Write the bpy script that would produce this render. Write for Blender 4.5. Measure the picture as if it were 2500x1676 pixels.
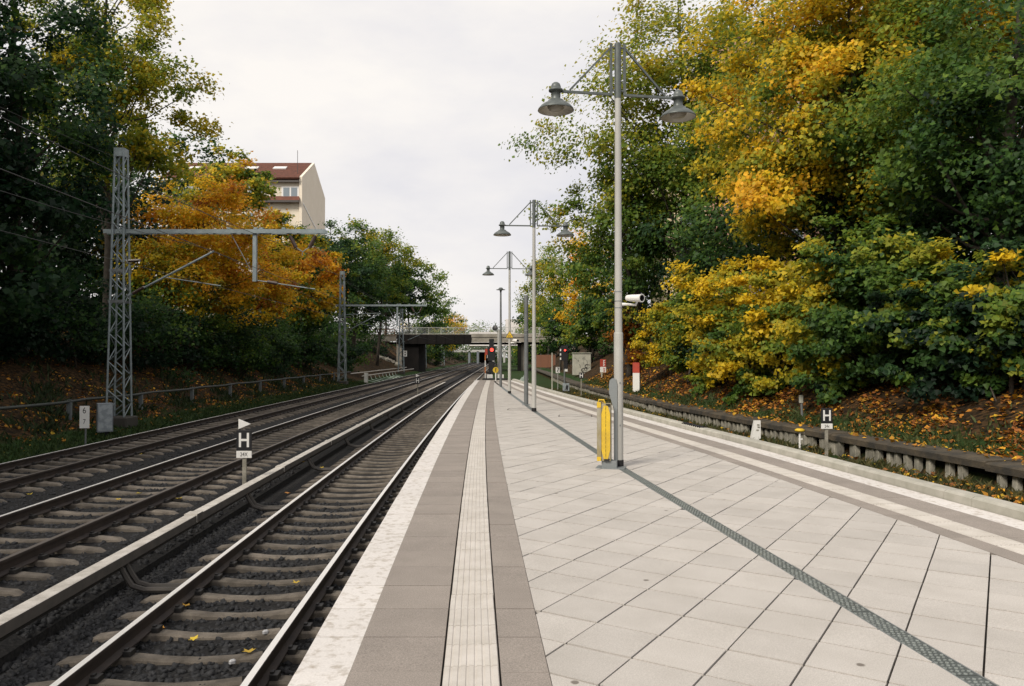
import bpy, math, random
import numpy as np
from mathutils import Vector, Matrix

for o in list(bpy.data.objects):
    bpy.data.objects.remove(o, do_unlink=True)
scene = bpy.context.scene
COL = scene.collection
R = math.radians
random.seed(7)
rng = np.random.default_rng(7)

# ------------------------------------------------------------------ camera
F_PX, W_PX, H_PX = 1880.0, 2500.0, 1676.0
CAM_Z = 2.60
cd = bpy.data.cameras.new('camera')
cam = bpy.data.objects.new('camera', cd)
COL.objects.link(cam)
cd.sensor_width = 36.0
cd.lens = 36.0 * F_PX / W_PX
cd.clip_end = 3000.0
cam.location = (0, 0, CAM_Z)
cam.rotation_euler = (R(90 + 1.005), 0, 0)
scene.camera = cam

# ------------------------------------------------------------------ world
SUN_EL, SUN_AZ = R(40), R(-140)          # azimuth from +Y towards +X
world = bpy.data.worlds.new('World')
scene.world = world
world.use_nodes = True
nt = world.node_tree
nt.nodes.clear()
wo = nt.nodes.new('ShaderNodeOutputWorld')
sky = nt.nodes.new('ShaderNodeTexSky')
sky.sky_type = 'NISHITA'
sky.sun_disc = False
sky.sun_elevation = SUN_EL
sky.sun_rotation = SUN_AZ
sky.air_density = 1.0
sky.dust_density = 3.0
b1 = nt.nodes.new('ShaderNodeBackground')
b1.inputs['Strength'].default_value = 0.09
nt.links.new(sky.outputs[0], b1.inputs['Color'])
tc = nt.nodes.new('ShaderNodeTexCoord')
mp = nt.nodes.new('ShaderNodeMapping')
mp.inputs['Scale'].default_value = (1.0, 1.0, 2.6)
mp.inputs['Location'].default_value = (0.7, 0.2, 0.4)
nt.links.new(tc.outputs['Generated'], mp.inputs['Vector'])
nz = nt.nodes.new('ShaderNodeTexNoise')
nz.inputs['Scale'].default_value = 1.7
nz.inputs['Detail'].default_value = 7
nz.inputs['Roughness'].default_value = 0.55
nt.links.new(mp.outputs[0], nz.inputs['Vector'])
cr = nt.nodes.new('ShaderNodeValToRGB')
cr.color_ramp.elements[0].position = 0.36
cr.color_ramp.elements[0].color = (0.78, 0.77, 0.81, 1)
cr.color_ramp.elements[1].position = 0.58
cr.color_ramp.elements[1].color = (1.0, 0.955, 0.905, 1)
nt.links.new(nz.outputs['Fac'], cr.inputs['Fac'])
b2 = nt.nodes.new('ShaderNodeBackground')
b2.inputs['Strength'].default_value = 1.0
nt.links.new(cr.outputs['Color'], b2.inputs['Color'])
mx = nt.nodes.new('ShaderNodeMixShader')
mx.inputs['Fac'].default_value = 0.94
nt.links.new(b1.outputs[0], mx.inputs[1])
nt.links.new(b2.outputs[0], mx.inputs[2])
nt.links.new(mx.outputs[0], wo.inputs['Surface'])

# ------------------------------------------------------------------ sun
sd = bpy.data.lights.new('sun', 'SUN')
sd.energy = 3.2
sd.angle = R(18)
sd.color = (1.0, 0.92, 0.80)
sun = bpy.data.objects.new('sun', sd)
COL.objects.link(sun)
tosun = Vector((math.sin(SUN_AZ) * math.cos(SUN_EL), math.cos(SUN_AZ) * math.cos(SUN_EL), math.sin(SUN_EL)))
sun.rotation_euler = tosun.to_track_quat('Z', 'Y').to_euler()
sun.location = tosun * 100

vs = scene.view_settings
vs.view_transform = 'Standard'
vs.look = 'None'
vs.exposure = 0.06
vs.gamma = 1.0
vs.use_curve_mapping = False
scene.render.engine = 'CYCLES'
cy = scene.cycles
cy.max_bounces = 6
cy.diffuse_bounces = 4
cy.glossy_bounces = 2
cy.transmission_bounces = 3
cy.transparent_max_bounces = 4
cy.caustics_reflective = False
cy.caustics_refractive = False
cy.use_denoising = True

# ------------------------------------------------------------------ materials
MATS = {}


def mat(name, col, rough=0.7, metal=0.0, var=None, vscale=3.0, bump=0.0, bscale=40.0, spec=0.5,
        speck=0.0, spscale=300.0, emit=None, rnd=0.0, vdetail=4.0, lo=0.35, hi=0.65, spots=None):
    """Principled material: base colour, mottling towards var, fine speckle, bump, per-object variation."""
    if name in MATS:
        return MATS[name]
    m = bpy.data.materials.new(name)
    m.use_nodes = True
    t = m.node_tree
    N, L = t.nodes, t.links
    p = N['Principled BSDF']
    p.inputs['Base Color'].default_value = (*col, 1)
    p.inputs['Roughness'].default_value = rough
    p.inputs['Metallic'].default_value = metal
    p.inputs['Specular IOR Level'].default_value = spec
    g = N.new('ShaderNodeNewGeometry')
    src = None
    if var is not None:
        n = N.new('ShaderNodeTexNoise')
        n.inputs['Scale'].default_value = vscale
        n.inputs['Detail'].default_value = vdetail
        n.inputs['Roughness'].default_value = 0.6
        L.new(g.outputs['Position'], n.inputs['Vector'])
        mr = N.new('ShaderNodeMapRange')
        mr.inputs['From Min'].default_value = lo
        mr.inputs['From Max'].default_value = hi
        L.new(n.outputs['Fac'], mr.inputs['Value'])
        mi = N.new('ShaderNodeMix')
        mi.data_type = 'RGBA'
        mi.inputs['A'].default_value = (*col, 1)
        mi.inputs['B'].default_value = (*var, 1)
        L.new(mr.outputs[0], mi.inputs['Factor'])
        src = mi.outputs['Result']
    if spots:
        vo = N.new('ShaderNodeTexVoronoi')
        vo.inputs['Scale'].default_value = spots[0]
        L.new(g.outputs['Position'], vo.inputs['Vector'])
        ns = N.new('ShaderNodeTexNoise')
        ns.inputs['Scale'].default_value = spots[0] * 9
        L.new(g.outputs['Position'], ns.inputs['Vector'])
        ma = N.new('ShaderNodeMath')
        ma.operation = 'MULTIPLY_ADD'
        L.new(ns.outputs['Fac'], ma.inputs[0])
        ma.inputs[1].default_value = spots[1] * 1.2
        L.new(vo.outputs['Distance'], ma.inputs[2])
        ms_ = N.new('ShaderNodeMapRange')
        ms_.inputs['From Min'].default_value = spots[1] * 1.35
        ms_.inputs['From Max'].default_value = spots[1] * 1.75
        ms_.inputs['To Min'].default_value = 1.0
        ms_.inputs['To Max'].default_value = 0.0
        L.new(ma.outputs[0], ms_.inputs['Value'])
        m2 = N.new('ShaderNodeMix')
        m2.data_type = 'RGBA'
        m2.inputs['A'].default_value = (*col, 1)
        if src is not None:
            L.new(src, m2.inputs['A'])
        m2.inputs['B'].default_value = (*spots[2], 1)
        L.new(ms_.outputs[0], m2.inputs['Factor'])
        src = m2.outputs['Result']
    if speck or rnd:
        val = None
        if speck:
            n2 = N.new('ShaderNodeTexNoise')
            n2.inputs['Scale'].default_value = spscale
            n2.inputs['Detail'].default_value = 2
            L.new(g.outputs['Position'], n2.inputs['Vector'])
            mr2 = N.new('ShaderNodeMapRange')
            mr2.inputs['From Min'].default_value = 0.3
            mr2.inputs['From Max'].default_value = 0.7
            mr2.inputs['To Min'].default_value = 1.0 - speck
            mr2.inputs['To Max'].default_value = 1.0 + speck
            L.new(n2.outputs['Fac'], mr2.inputs['Value'])
            val = mr2.outputs[0]
        if rnd:
            oi = N.new('ShaderNodeObjectInfo')
            mr3 = N.new('ShaderNodeMapRange')
            mr3.inputs['To Min'].default_value = 1.0 - rnd
            mr3.inputs['To Max'].default_value = 1.0 + rnd
            L.new(oi.outputs['Random'], mr3.inputs['Value'])
            if val is None:
                val = mr3.outputs[0]
            else:
                mm = N.new('ShaderNodeMath')
                mm.operation = 'MULTIPLY'
                L.new(val, mm.inputs[0])
                L.new(mr3.outputs[0], mm.inputs[1])
                val = mm.outputs[0]
        vm = N.new('ShaderNodeVectorMath')
        vm.operation = 'SCALE'
        if src is None:
            vm.inputs[0].default_value = col
        else:
            L.new(src, vm.inputs[0])
        L.new(val, vm.inputs['Scale'])
        src = vm.outputs[0]
    if src is not None:
        L.new(src, p.inputs['Base Color'])
    if bump:
        n3 = N.new('ShaderNodeTexNoise')
        n3.inputs['Scale'].default_value = bscale
        n3.inputs['Detail'].default_value = 5
        L.new(g.outputs['Position'], n3.inputs['Vector'])
        bp = N.new('ShaderNodeBump')
        bp.inputs['Strength'].default_value = min(1.0, bump)
        bp.inputs['Distance'].default_value = 0.02
        L.new(n3.outputs['Fac'], bp.inputs['Height'])
        L.new(bp.outputs[0], p.inputs['Normal'])
    if emit:
        p.inputs['Emission Color'].default_value = (*emit[0], 1)
        p.inputs['Emission Strength'].default_value = emit[1]
    MATS[name] = m
    return m


def leaf_mat(name, trans=0.35, rough=0.55):
    """Leaves: colour from the per-leaf attribute, part of the light passes through."""
    if name in MATS:
        return MATS[name]
    m = bpy.data.materials.new(name)
    m.use_nodes = True
    t = m.node_tree
    N, L = t.nodes, t.links
    N.clear()
    out = N.new('ShaderNodeOutputMaterial')
    at = N.new('ShaderNodeAttribute')
    at.attribute_name = 'leaf_colour'
    d = N.new('ShaderNodeBsdfPrincipled')
    d.inputs['Roughness'].default_value = rough
    d.inputs['Specular IOR Level'].default_value = 0.3
    tr = N.new('ShaderNodeBsdfTranslucent')
    mi = N.new('ShaderNodeMixShader')
    mi.inputs['Fac'].default_value = trans
    L.new(at.outputs['Color'], d.inputs['Base Color'])
    L.new(at.outputs['Color'], tr.inputs['Color'])
    L.new(d.outputs[0], mi.inputs[1])
    L.new(tr.outputs[0], mi.inputs[2])
    L.new(mi.outputs[0], out.inputs['Surface'])
    MATS[name] = m
    return m


def ground_mat():
    m = bpy.data.materials.new('bank_soil')
    m.use_nodes = True
    t = m.node_tree
    N, L = t.nodes, t.links
    p = N['Principled BSDF']
    p.inputs['Roughness'].default_value = 0.95
    p.inputs['Specular IOR Level'].default_value = 0.1
    g = N.new('ShaderNodeNewGeometry')
    at = N.new('ShaderNodeAttribute')
    at.attribute_name = 'grass'
    v = N.new('ShaderNodeTexVoronoi')
    v.inputs['Scale'].default_value = 9.0
    L.new(g.outputs['Position'], v.inputs['Vector'])
    cr = N.new('ShaderNodeValToRGB')
    e = cr.color_ramp.elements
    e[0].position, e[0].color = 0.0, (0.012, 0.009, 0.006, 1)
    e[1].position, e[1].color = 1.0, (0.085, 0.048, 0.020, 1)
    a = e.new(0.5)
    a.color = (0.030, 0.020, 0.011, 1)
    sp = N.new('ShaderNodeSeparateColor')
    L.new(v.outputs['Color'], sp.inputs[0])
    L.new(sp.outputs[0], cr.inputs['Fac'])
    n = N.new('ShaderNodeTexNoise')
    n.inputs['Scale'].default_value = 1.6
    n.inputs['Detail'].default_value = 6
    L.new(g.outputs['Position'], n.inputs['Vector'])
    ad = N.new('ShaderNodeMath')
    ad.operation = 'ADD'
    L.new(at.outputs['Fac'], ad.inputs[0])
    L.new(n.outputs['Fac'], ad.inputs[1])
    mr = N.new('ShaderNodeMapRange')
    mr.inputs['From Min'].default_value = 0.75
    mr.inputs['From Max'].default_value = 1.05
    L.new(ad.outputs[0], mr.inputs['Value'])
    mi = N.new('ShaderNodeMix')
    mi.data_type = 'RGBA'
    mi.inputs['B'].default_value = (0.022, 0.045, 0.012, 1)
    L.new(cr.outputs[0], mi.inputs['A'])
    L.new(mr.outputs[0], mi.inputs['Factor'])
    L.new(mi.outputs['Result'], p.inputs['Base Color'])
    bp = N.new('ShaderNodeBump')
    bp.inputs['Strength'].default_value = 0.8
    bp.inputs['Distance'].default_value = 0.05
    L.new(v.outputs['Distance'], bp.inputs['Height'])
    L.new(bp.outputs[0], p.inputs['Normal'])
    return m


M_SLAB = mat('pale_concrete_slab', (0.475, 0.446, 0.415), 0.85, var=(0.41, 0.383, 0.352), vscale=2.2, speck=0.16, spscale=150, rnd=0.06, bump=0.15, bscale=250, lo=0.38, hi=0.72, spots=(1.9, 0.045, (0.16, 0.14, 0.12)), vdetail=8)
M_JOINT = mat('slab_joint', (0.014, 0.012, 0.010), 0.95, var=(0.07, 0.058, 0.045), vscale=4, lo=0.5, hi=0.75)
M_DARKSLAB = mat('grey_brown_slab', (0.285, 0.25, 0.222), 0.9, var=(0.25, 0.22, 0.195), vscale=3, speck=0.26, spscale=130, rnd=0.06, bump=0.2, bscale=260, spots=(2.2, 0.035, (0.12, 0.10, 0.085)))
M_TACT = mat('pale_tactile_tile', (0.565, 0.53, 0.49), 0.8, var=(0.48, 0.445, 0.40), vscale=6, speck=0.05, spscale=160, rnd=0.04)
M_WHITE = mat('white_edge_paint', (0.63, 0.60, 0.575), 0.8, var=(0.40, 0.355, 0.305), vscale=16.0, speck=0.07, spscale=90, rnd=0.04, lo=0.50, hi=0.70, vdetail=12, spots=(3.0, 0.04, (0.22, 0.19, 0.16)))
M_COPE = mat('edge_concrete', (0.44, 0.42, 0.37), 0.9, var=(0.33, 0.32, 0.27), vscale=4, speck=0.08, rnd=0.06)
M_OLDCONC = mat('old_concrete', (0.33, 0.31, 0.255), 0.95, var=(0.16, 0.15, 0.12), vscale=3.5, speck=0.12, spscale=60, bump=0.4, bscale=30)
M_OLDCAP = mat('old_dark_coping', (0.030, 0.027, 0.022), 0.95, var=(0.085, 0.066, 0.042), vscale=2.5, speck=0.2, spscale=60, bump=0.5, bscale=25)
M_SLEEPER = mat('concrete_sleeper', (0.175, 0.15, 0.122), 0.9, var=(0.085, 0.072, 0.058), vscale=5, speck=0.15, spscale=120, rnd=0.26, bump=0.3, bscale=80)
M_BALLAST = mat('dark_ballast', (0.009, 0.009, 0.010), 0.95, var=(0.022, 0.021, 0.020), vscale=28, speck=0.5, spscale=26, bump=1.0, bscale=22, spec=0.3)
M_STONE = mat('ballast_stone', (0.011, 0.012, 0.014), 0.75, var=(0.042, 0.042, 0.044), vscale=16, speck=0.35, spscale=40, spec=0.4, lo=0.4, hi=0.7)
M_RAILTOP = mat('polished_rail_painted_sheen', (0.90, 0.88, 0.85), 0.36, 0.35)  # near-white base colour stands in for the sky reflected in polished steel
M_RAILTOPDULL = mat('dull_rail_head', (0.16, 0.14, 0.125), 0.5, 0.5)
M_RAIL = mat('rusty_rail', (0.042, 0.030, 0.024), 0.75, 0.1, var=(0.025, 0.018, 0.016), vscale=5)
M_IRON = mat('dark_iron', (0.03, 0.028, 0.027), 0.6, 0.4)
M_COVER = mat('weathered_cover_board', (0.60, 0.565, 0.515), 0.75, var=(0.42, 0.39, 0.345), vscale=6, speck=0.1, spscale=60)
M_COVERSIDE = mat('dark_cover_side', (0.075, 0.066, 0.058), 0.85, var=(0.05, 0.045, 0.04), vscale=5)
M_GALV = mat('galvanised_steel', (0.25, 0.295, 0.31), 0.55, 0.25, var=(0.17, 0.205, 0.215), vscale=3)
M_POLE = mat('pale_grey_pole_paint', (0.44, 0.435, 0.41), 0.55, var=(0.38, 0.375, 0.35), vscale=1.5, speck=0.04, spscale=60)
M_LAMP = mat('dark_grey_green_enamel', (0.085, 0.098, 0.095), 0.45, 0.2, var=(0.12, 0.135, 0.13), vscale=9)
M_REFL = mat('lamp_reflector', (0.5, 0.48, 0.42), 0.4, 0.2)
M_GLASS = mat('frosted_lamp_glass', (0.30, 0.28, 0.24), 0.3, 0.0)
M_DARKPOST = mat('dark_grey_post', (0.12, 0.13, 0.135), 0.6, 0.1, var=(0.16, 0.17, 0.17), vscale=4)
M_BLACK = mat('black_paint', (0.012, 0.012, 0.014), 0.5)
M_RUBBER = mat('black_rubber', (0.015, 0.015, 0.016), 0.9)
M_SIGNW = mat('white_sign', (0.76, 0.75, 0.72), 0.5)
M_SIGNK = mat('black_sign', (0.014, 0.014, 0.016), 0.45)
M_YEL = mat('yellow_panel', (0.70, 0.47, 0.025), 0.55, var=(0.55, 0.36, 0.03), vscale=5, speck=0.1, spscale=70)
M_ALU = mat('aluminium_edge', (0.36, 0.34, 0.28), 0.6, 0.3, var=(0.30, 0.25, 0.13), vscale=6)
M_STEELDK = mat('zinc_steel', (0.24, 0.26, 0.265), 0.5, 0.4)
M_GRATE = mat('drain_grate', (0.17, 0.19, 0.185), 0.5, 0.55, var=(0.12, 0.135, 0.13), vscale=4)
M_GRATEHI = mat('grate_stud', (0.40, 0.43, 0.42), 0.4, 0.6)
M_RED = mat('red_paint', (0.46, 0.055, 0.028), 0.6, var=(0.36, 0.05, 0.03), vscale=6)
M_REDLAMP = mat('red_signal_light', (0.5, 0.02, 0.01), 0.4, emit=((1.0, 0.06, 0.04), 3.0))
M_CAB = mat('grey_cabinet', (0.19, 0.215, 0.235), 0.6, var=(0.14, 0.16, 0.18), vscale=3)
M_CABLT = mat('pale_cabinet_door', (0.30, 0.335, 0.355), 0.6, var=(0.20, 0.23, 0.25), vscale=6, lo=0.45, hi=0.6)
M_CABPALE = mat('pale_cabinet', (0.44, 0.43, 0.36), 0.7, var=(0.36, 0.355, 0.30), vscale=3)
M_BARK = mat('bark', (0.035, 0.028, 0.022), 0.95, var=(0.065, 0.055, 0.042), vscale=6, bump=0.5, bscale=20)
M_BARKLT = mat('pale_bark', (0.10, 0.085, 0.068), 0.95, var=(0.055, 0.046, 0.037), vscale=5)
M_HOUSE = mat('cream_render', (0.80, 0.72, 0.60), 0.9, var=(0.74, 0.66, 0.54), vscale=0.5, speck=0.03, spscale=4)
M_HOUSE2 = mat('cream_facade', (0.72, 0.65, 0.53), 0.9, var=(0.60, 0.54, 0.43), vscale=0.6)
M_ROOF = mat('red_tile_roof', (0.155, 0.058, 0.036), 0.9, var=(0.10, 0.040, 0.028), vscale=2)
M_PINK = mat('pink_render', (0.50, 0.29, 0.215), 0.9, var=(0.46, 0.27, 0.20), vscale=0.4)
M_CREAM2 = mat('pale_yellow_render', (0.66, 0.57, 0.38), 0.9)
M_WIN = mat('window_glass', (0.20, 0.24, 0.27), 0.12, spec=0.8)
M_FRAME = mat('white_window_frame', (0.72, 0.71, 0.69), 0.5)
M_GUTTER = mat('dark_gutter', (0.06, 0.05, 0.045), 0.6)
M_GIRDERSHADE = mat('dark_girder_and_shade', (0.007, 0.0065, 0.0065), 0.9, var=(0.013, 0.011, 0.010), vscale=1, spec=0.2)  # girder colour; the near-black also stands in for shade beneath the deck
M_BRCONC = mat('bridge_concrete', (0.33, 0.305, 0.255), 0.9, var=(0.20, 0.18, 0.15), vscale=0.7)
M_RAILING = mat('grey_railing', (0.42, 0.42, 0.40), 0.6)
M_WOOD = mat('brown_timber', (0.20, 0.12, 0.065), 0.9, var=(0.13, 0.08, 0.045), vscale=3)
M_RUST = mat('rust_brown_panel', (0.19, 0.085, 0.05), 0.9, var=(0.20, 0.09, 0.05), vscale=1)
M_PIPE = mat('dark_green_pipe', (0.04, 0.048, 0.044), 0.7)
M_PIPEPOST = mat('grey_pipe_post', (0.13, 0.15, 0.155), 0.7)
M_DARKCONC = mat('dirty_footing', (0.045, 0.042, 0.036), 0.95)
M_WIRE = mat('copper_wire', (0.025, 0.024, 0.023), 0.6, 0.3)
M_INS = mat('insulator', (0.05, 0.03, 0.025), 0.3)
M_GREENP = mat('pale_green_steel', (0.42, 0.50, 0.45), 0.6)
M_ORANGE = mat('orange_stripe', (0.55, 0.17, 0.03), 0.6)
M_GRIND = mat('graffiti_black', (0.015, 0.015, 0.018), 0.6)
M_LEAF = leaf_mat('autumn_leaf', 0.50)
M_LITTER = leaf_mat('fallen_leaf', 0.15, 0.8)
M_GRASS = leaf_mat('grass_blade', 0.3, 0.7)
M_GROUND = ground_mat()
M_WHITEBLD = mat('white_building', (0.74, 0.70, 0.68), 0.8)
M_TRASH = mat('scrap_paper', (0.45, 0.45, 0.46), 0.6)

# ------------------------------------------------------------------ geometry helpers


class MB:
    """Collects shapes with material slots; build() links them as one mesh object."""

    def __init__(s, *mats):
        s.v, s.f, s.m = [], [], []
        s.mats = list(mats)

    def add(s, vs, fs, mi=0):
        b = len(s.v)
        s.v += [tuple(p) for p in vs]
        s.f += [tuple(b + i for i in f) for f in fs]
        s.m += [mi] * len(fs)
        return s

    def box(s, c, d, mi=0, rz=0.0, rx=0.0, ry=0.0):
        hx, hy, hz = d[0] / 2, d[1] / 2, d[2] / 2
        mt = Matrix.Translation(c) @ Matrix.Rotation(rz, 4, 'Z') @ Matrix.Rotation(ry, 4, 'Y') @ Matrix.Rotation(rx, 4, 'X')
        p = [mt @ Vector((x, y, z)) for z in (-hz, hz) for x, y in ((-hx, -hy), (hx, -hy), (hx, hy), (-hx, hy))]
        return s.add(p, [(3, 2, 1, 0), (4, 5, 6, 7), (0, 1, 5, 4), (1, 2, 6, 5), (2, 3, 7, 6), (3, 0, 4, 7)], mi)

    def bev(s, c, d, b=0.01, mi=0, rz=0.0):
        """box with chamfered vertical and top edges"""
        hx, hy, hz = d[0] / 2, d[1] / 2, d[2] / 2
        mt = Matrix.Translation(c) @ Matrix.Rotation(rz, 4, 'Z')

        def ring(hx, hy, b, z):
            return [mt @ Vector(q + (z,)) for q in ((-hx + b, -hy), (hx - b, -hy), (hx, -hy + b), (hx, hy - b), (hx - b, hy), (-hx + b, hy), (-hx, hy - b), (-hx, -hy + b))]
        r = ring(hx, hy, b, -hz) + ring(hx, hy, b, hz - b) + ring(hx - b, hy - b, b * 0.5, hz)
        fs = [tuple(range(7, -1, -1)), tuple(range(16, 24))]
        for k in (0, 8):
            fs += [(k + i, k + (i + 1) % 8, k + 8 + (i + 1) % 8, k + 8 + i) for i in range(8)]
        return s.add(r, fs, mi)

    def tube(s, pts, r, n=8, mi=0, cap=True):
        pts = [Vector(p) for p in pts]
        rs = r if isinstance(r, (list, tuple)) else [r] * len(pts)
        vs, fs = [], []
        up0 = None
        for i, p in enumerate(pts):
            d = (pts[min(i + 1, len(pts) - 1)] - pts[max(i - 1, 0)]).normalized()
            ref = Vector((0, 0, 1)) if abs(d.z) < 0.9 else Vector((1, 0, 0))
            a = d.cross(ref).normalized() if up0 is None else (up0 - d * up0.dot(d)).normalized()
            up0 = a
            b = d.cross(a)
            vs += [p + (a * math.cos(t) + b * math.sin(t)) * rs[i] for t in [2 * math.pi * k / n for k in range(n)]]
        for i in range(len(pts) - 1):
            fs += [(i * n + k, i * n + (k + 1) % n, (i + 1) * n + (k + 1) % n, (i + 1) * n + k) for k in range(n)]
        if cap:
            fs += [tuple(range(n - 1, -1, -1)), tuple((len(pts) - 1) * n + k for k in range(n))]
        return s.add(vs, fs, mi)

    def lathe(s, prof, c=(0, 0, 0), n=20, mi=0):
        vs, fs = [], []
        for r, z in prof:
            vs += [(c[0] + r * math.cos(2 * math.pi * k / n), c[1] + r * math.sin(2 * math.pi * k / n), c[2] + z) for k in range(n)]
        for i in range(len(prof) - 1):
            fs += [(i * n + k, i * n + (k + 1) % n, (i + 1) * n + (k + 1) % n, (i + 1) * n + k) for k in range(n)]
        return s.add(vs, fs, mi)

    def prism(s, poly, z0, z1, mi=0, top=None):
        n = len(poly)
        vs = [(x, y, z0) for x, y in poly] + [(x, y, z1) for x, y in poly]
        s.add(vs, [tuple(range(n - 1, -1, -1))] + [(i, (i + 1) % n, n + (i + 1) % n, n + i) for i in range(n)], mi)
        b = len(s.v) - 2 * n
        s.f.append(tuple(b + n + i for i in range(n)))
        s.m.append(mi if top is None else top)
        return s

    def plate(s, poly, y0, y1, mi=0):
        """polygon in x-z, thick along y"""
        n = len(poly)
        vs = [(x, y0, z) for x, z in poly] + [(x, y1, z) for x, z in poly]
        return s.add(vs, [tuple(range(n)), tuple(range(2 * n - 1, n - 1, -1))] + [(n + i, n + (i + 1) % n, (i + 1) % n, i) for i in range(n)], mi)

    def sweep(s, prof, path, mis=None, caps=True):
        """profile [(du, z)] closed, swept along path [(x, y, z)] that runs roughly along +Y"""
        n = len(prof)
        vs, fs, ms = [], [], []
        for (x, y, z) in path:
            vs += [(x + du, y, z + dz) for du, dz in prof]
        for i in range(len(path) - 1):
            for k in range(n):
                fs.append((i * n + k, i * n + (k + 1) % n, (i + 1) * n + (k + 1) % n, (i + 1) * n + k))
                ms.append(0 if mis is None else mis[k])
        if caps:
            fs += [tuple(range(n - 1, -1, -1)), tuple((len(path) - 1) * n + k for k in range(n))]
            ms += [0, 0]
        b = len(s.v)
        s.v += vs
        s.f += [tuple(b + i for i in f) for f in fs]
        s.m += ms
        return s

    def mesh(s, name, smooth=False):
        me = bpy.data.meshes.new(name)
        me.from_pydata(s.v, [], s.f)
        for m in s.mats:
            me.materials.append(m)
        if len(s.mats) > 1:
            me.polygons.foreach_set('material_index', s.m)
        if smooth:
            me.polygons.foreach_set('use_smooth', [True] * len(me.polygons))
        me.update()
        return me

    def build(s, name, parent=None, loc=(0, 0, 0), rz=0.0, smooth=False, **props):
        return link(name, s.mesh(name, smooth), parent, loc, rz, **props)


def link(name, me, parent=None, loc=(0, 0, 0), rz=0.0, **props):
    o = bpy.data.objects.new(name, me)
    COL.objects.link(o)
    o.parent = parent
    o.location = loc
    if rz:
        o.rotation_euler = (0, 0, rz)
    for k, v in props.items():
        o[k] = v
    return o


def thing(name, loc, label, cat, group=None, rz=0.0, kind=None):
    o = link(name, None, None, loc, rz, label=label, category=cat)
    if group:
        o['group'] = group
    if kind:
        o['kind'] = kind
    return o


def structure(o, label):
    o['kind'] = 'structure'
    o['label'] = label
    return o


def text_mesh(s, size, m, name='lettering'):
    c = bpy.data.curves.new('text', 'FONT')
    c.body = s
    c.size = size
    c.align_x = 'CENTER'
    c.align_y = 'CENTER'
    c.extrude = 0.0008
    ob = bpy.data.objects.new('text', c)
    COL.objects.link(ob)
    dg = bpy.context.evaluated_depsgraph_get()
    me = bpy.data.meshes.new_from_object(ob.evaluated_get(dg))
    bpy.data.objects.remove(ob, do_unlink=True)
    bpy.data.curves.remove(c)
    me.materials.clear()
    me.materials.append(m)
    me.name = name
    return me


def put_text(s, size, m, parent, loc, sx=1.0, rz=0.0):
    """upright lettering facing -Y"""
    o = link('lettering', text_mesh(s, size, m), parent, loc)
    o.rotation_euler = (R(90), 0, rz)
    o.scale = (sx, 1, 1)
    return o


# ------------------------------------------------------------------ lines of the place


def ex(y):
    """platform edge beside the near track (x at distance y); the tracks run parallel to it"""
    y = np.asarray(y, dtype=float)
    s = y - 3.83
    sp = np.maximum(s, 0)
    return -1.115 - 0.048 * s + 0.034 * (sp - 25 * (1 - np.exp(-sp / 25)))


def exf(y):
    return float(ex(y))


RY = np.array([-40, 0.0, 7.69, 13.06, 18.5, 24.67, 31.5, 39.2, 45.6, 53.0, 70])
RX = np.array([9.6, 5.85, 5.10, 4.48, 3.74, 2.93, 2.07, 1.23, 0.72, 0.0, -1.5])


def xr(y):
    """platform edge on the disused side"""
    return float(np.interp(y, RY, RX))


WY = np.array([-60, 5, 12.8, 19, 28.8, 37.6, 51, 60, 80, 125, 200, 500, 1500])
WX = np.array([17, 9.6, 8.55, 7.6, 6.15, 5.4, 4.5, 4.2, 3.9, 3.3, 2.0, -1, -8])


def xw(y):
    return np.interp(y, WY, WX)


PZ = 0.96         # platform top
Z23 = 0.29        # rail head of the two outer tracks
P_END = 53.2
OFF1, OFF2, OFF3 = -1.65, -5.22, -8.62
BANK = 6.2


def gz(x, y):
    """terrain height"""
    x = np.asarray(x, float)
    y = np.asarray(y, float)
    u = x - ex(y)
    w = x - xw(y)
    left = np.interp(u, [-200, -26, -24.5, -13.2, -11.6, -10.6, -10.2], [BANK + 1, BANK, BANK - 0.3, 0.42, 0.12, -0.15, -0.45])
    right = np.interp(w, [-0.6, 0.0, 0.25, 0.9, 10.5, 12, 200], [0.25, 0.25, 0.62, 0.78, BANK - 0.4, BANK, BANK + 1])
    mid = np.where(x > ex(y) + 0.8, 0.25, -0.45)
    z = np.where(u < -10.2, left, np.where(w > -0.6, right, mid))
    bump = 0.10 * np.sin(x * 1.3 + y * 0.7) * np.sin(y * 0.9 - x * 0.4) + 0.05 * np.sin(x * 3.1 - y * 2.3)
    amp = np.clip(np.where(u < -10.2, (-10.8 - u) / 2.5, np.where(w > 0, (w - 0.6) / 2.0, 0)), 0, 1)
    return z + bump * amp


def gzf(x, y):
    return float(gz(x, y))


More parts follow.
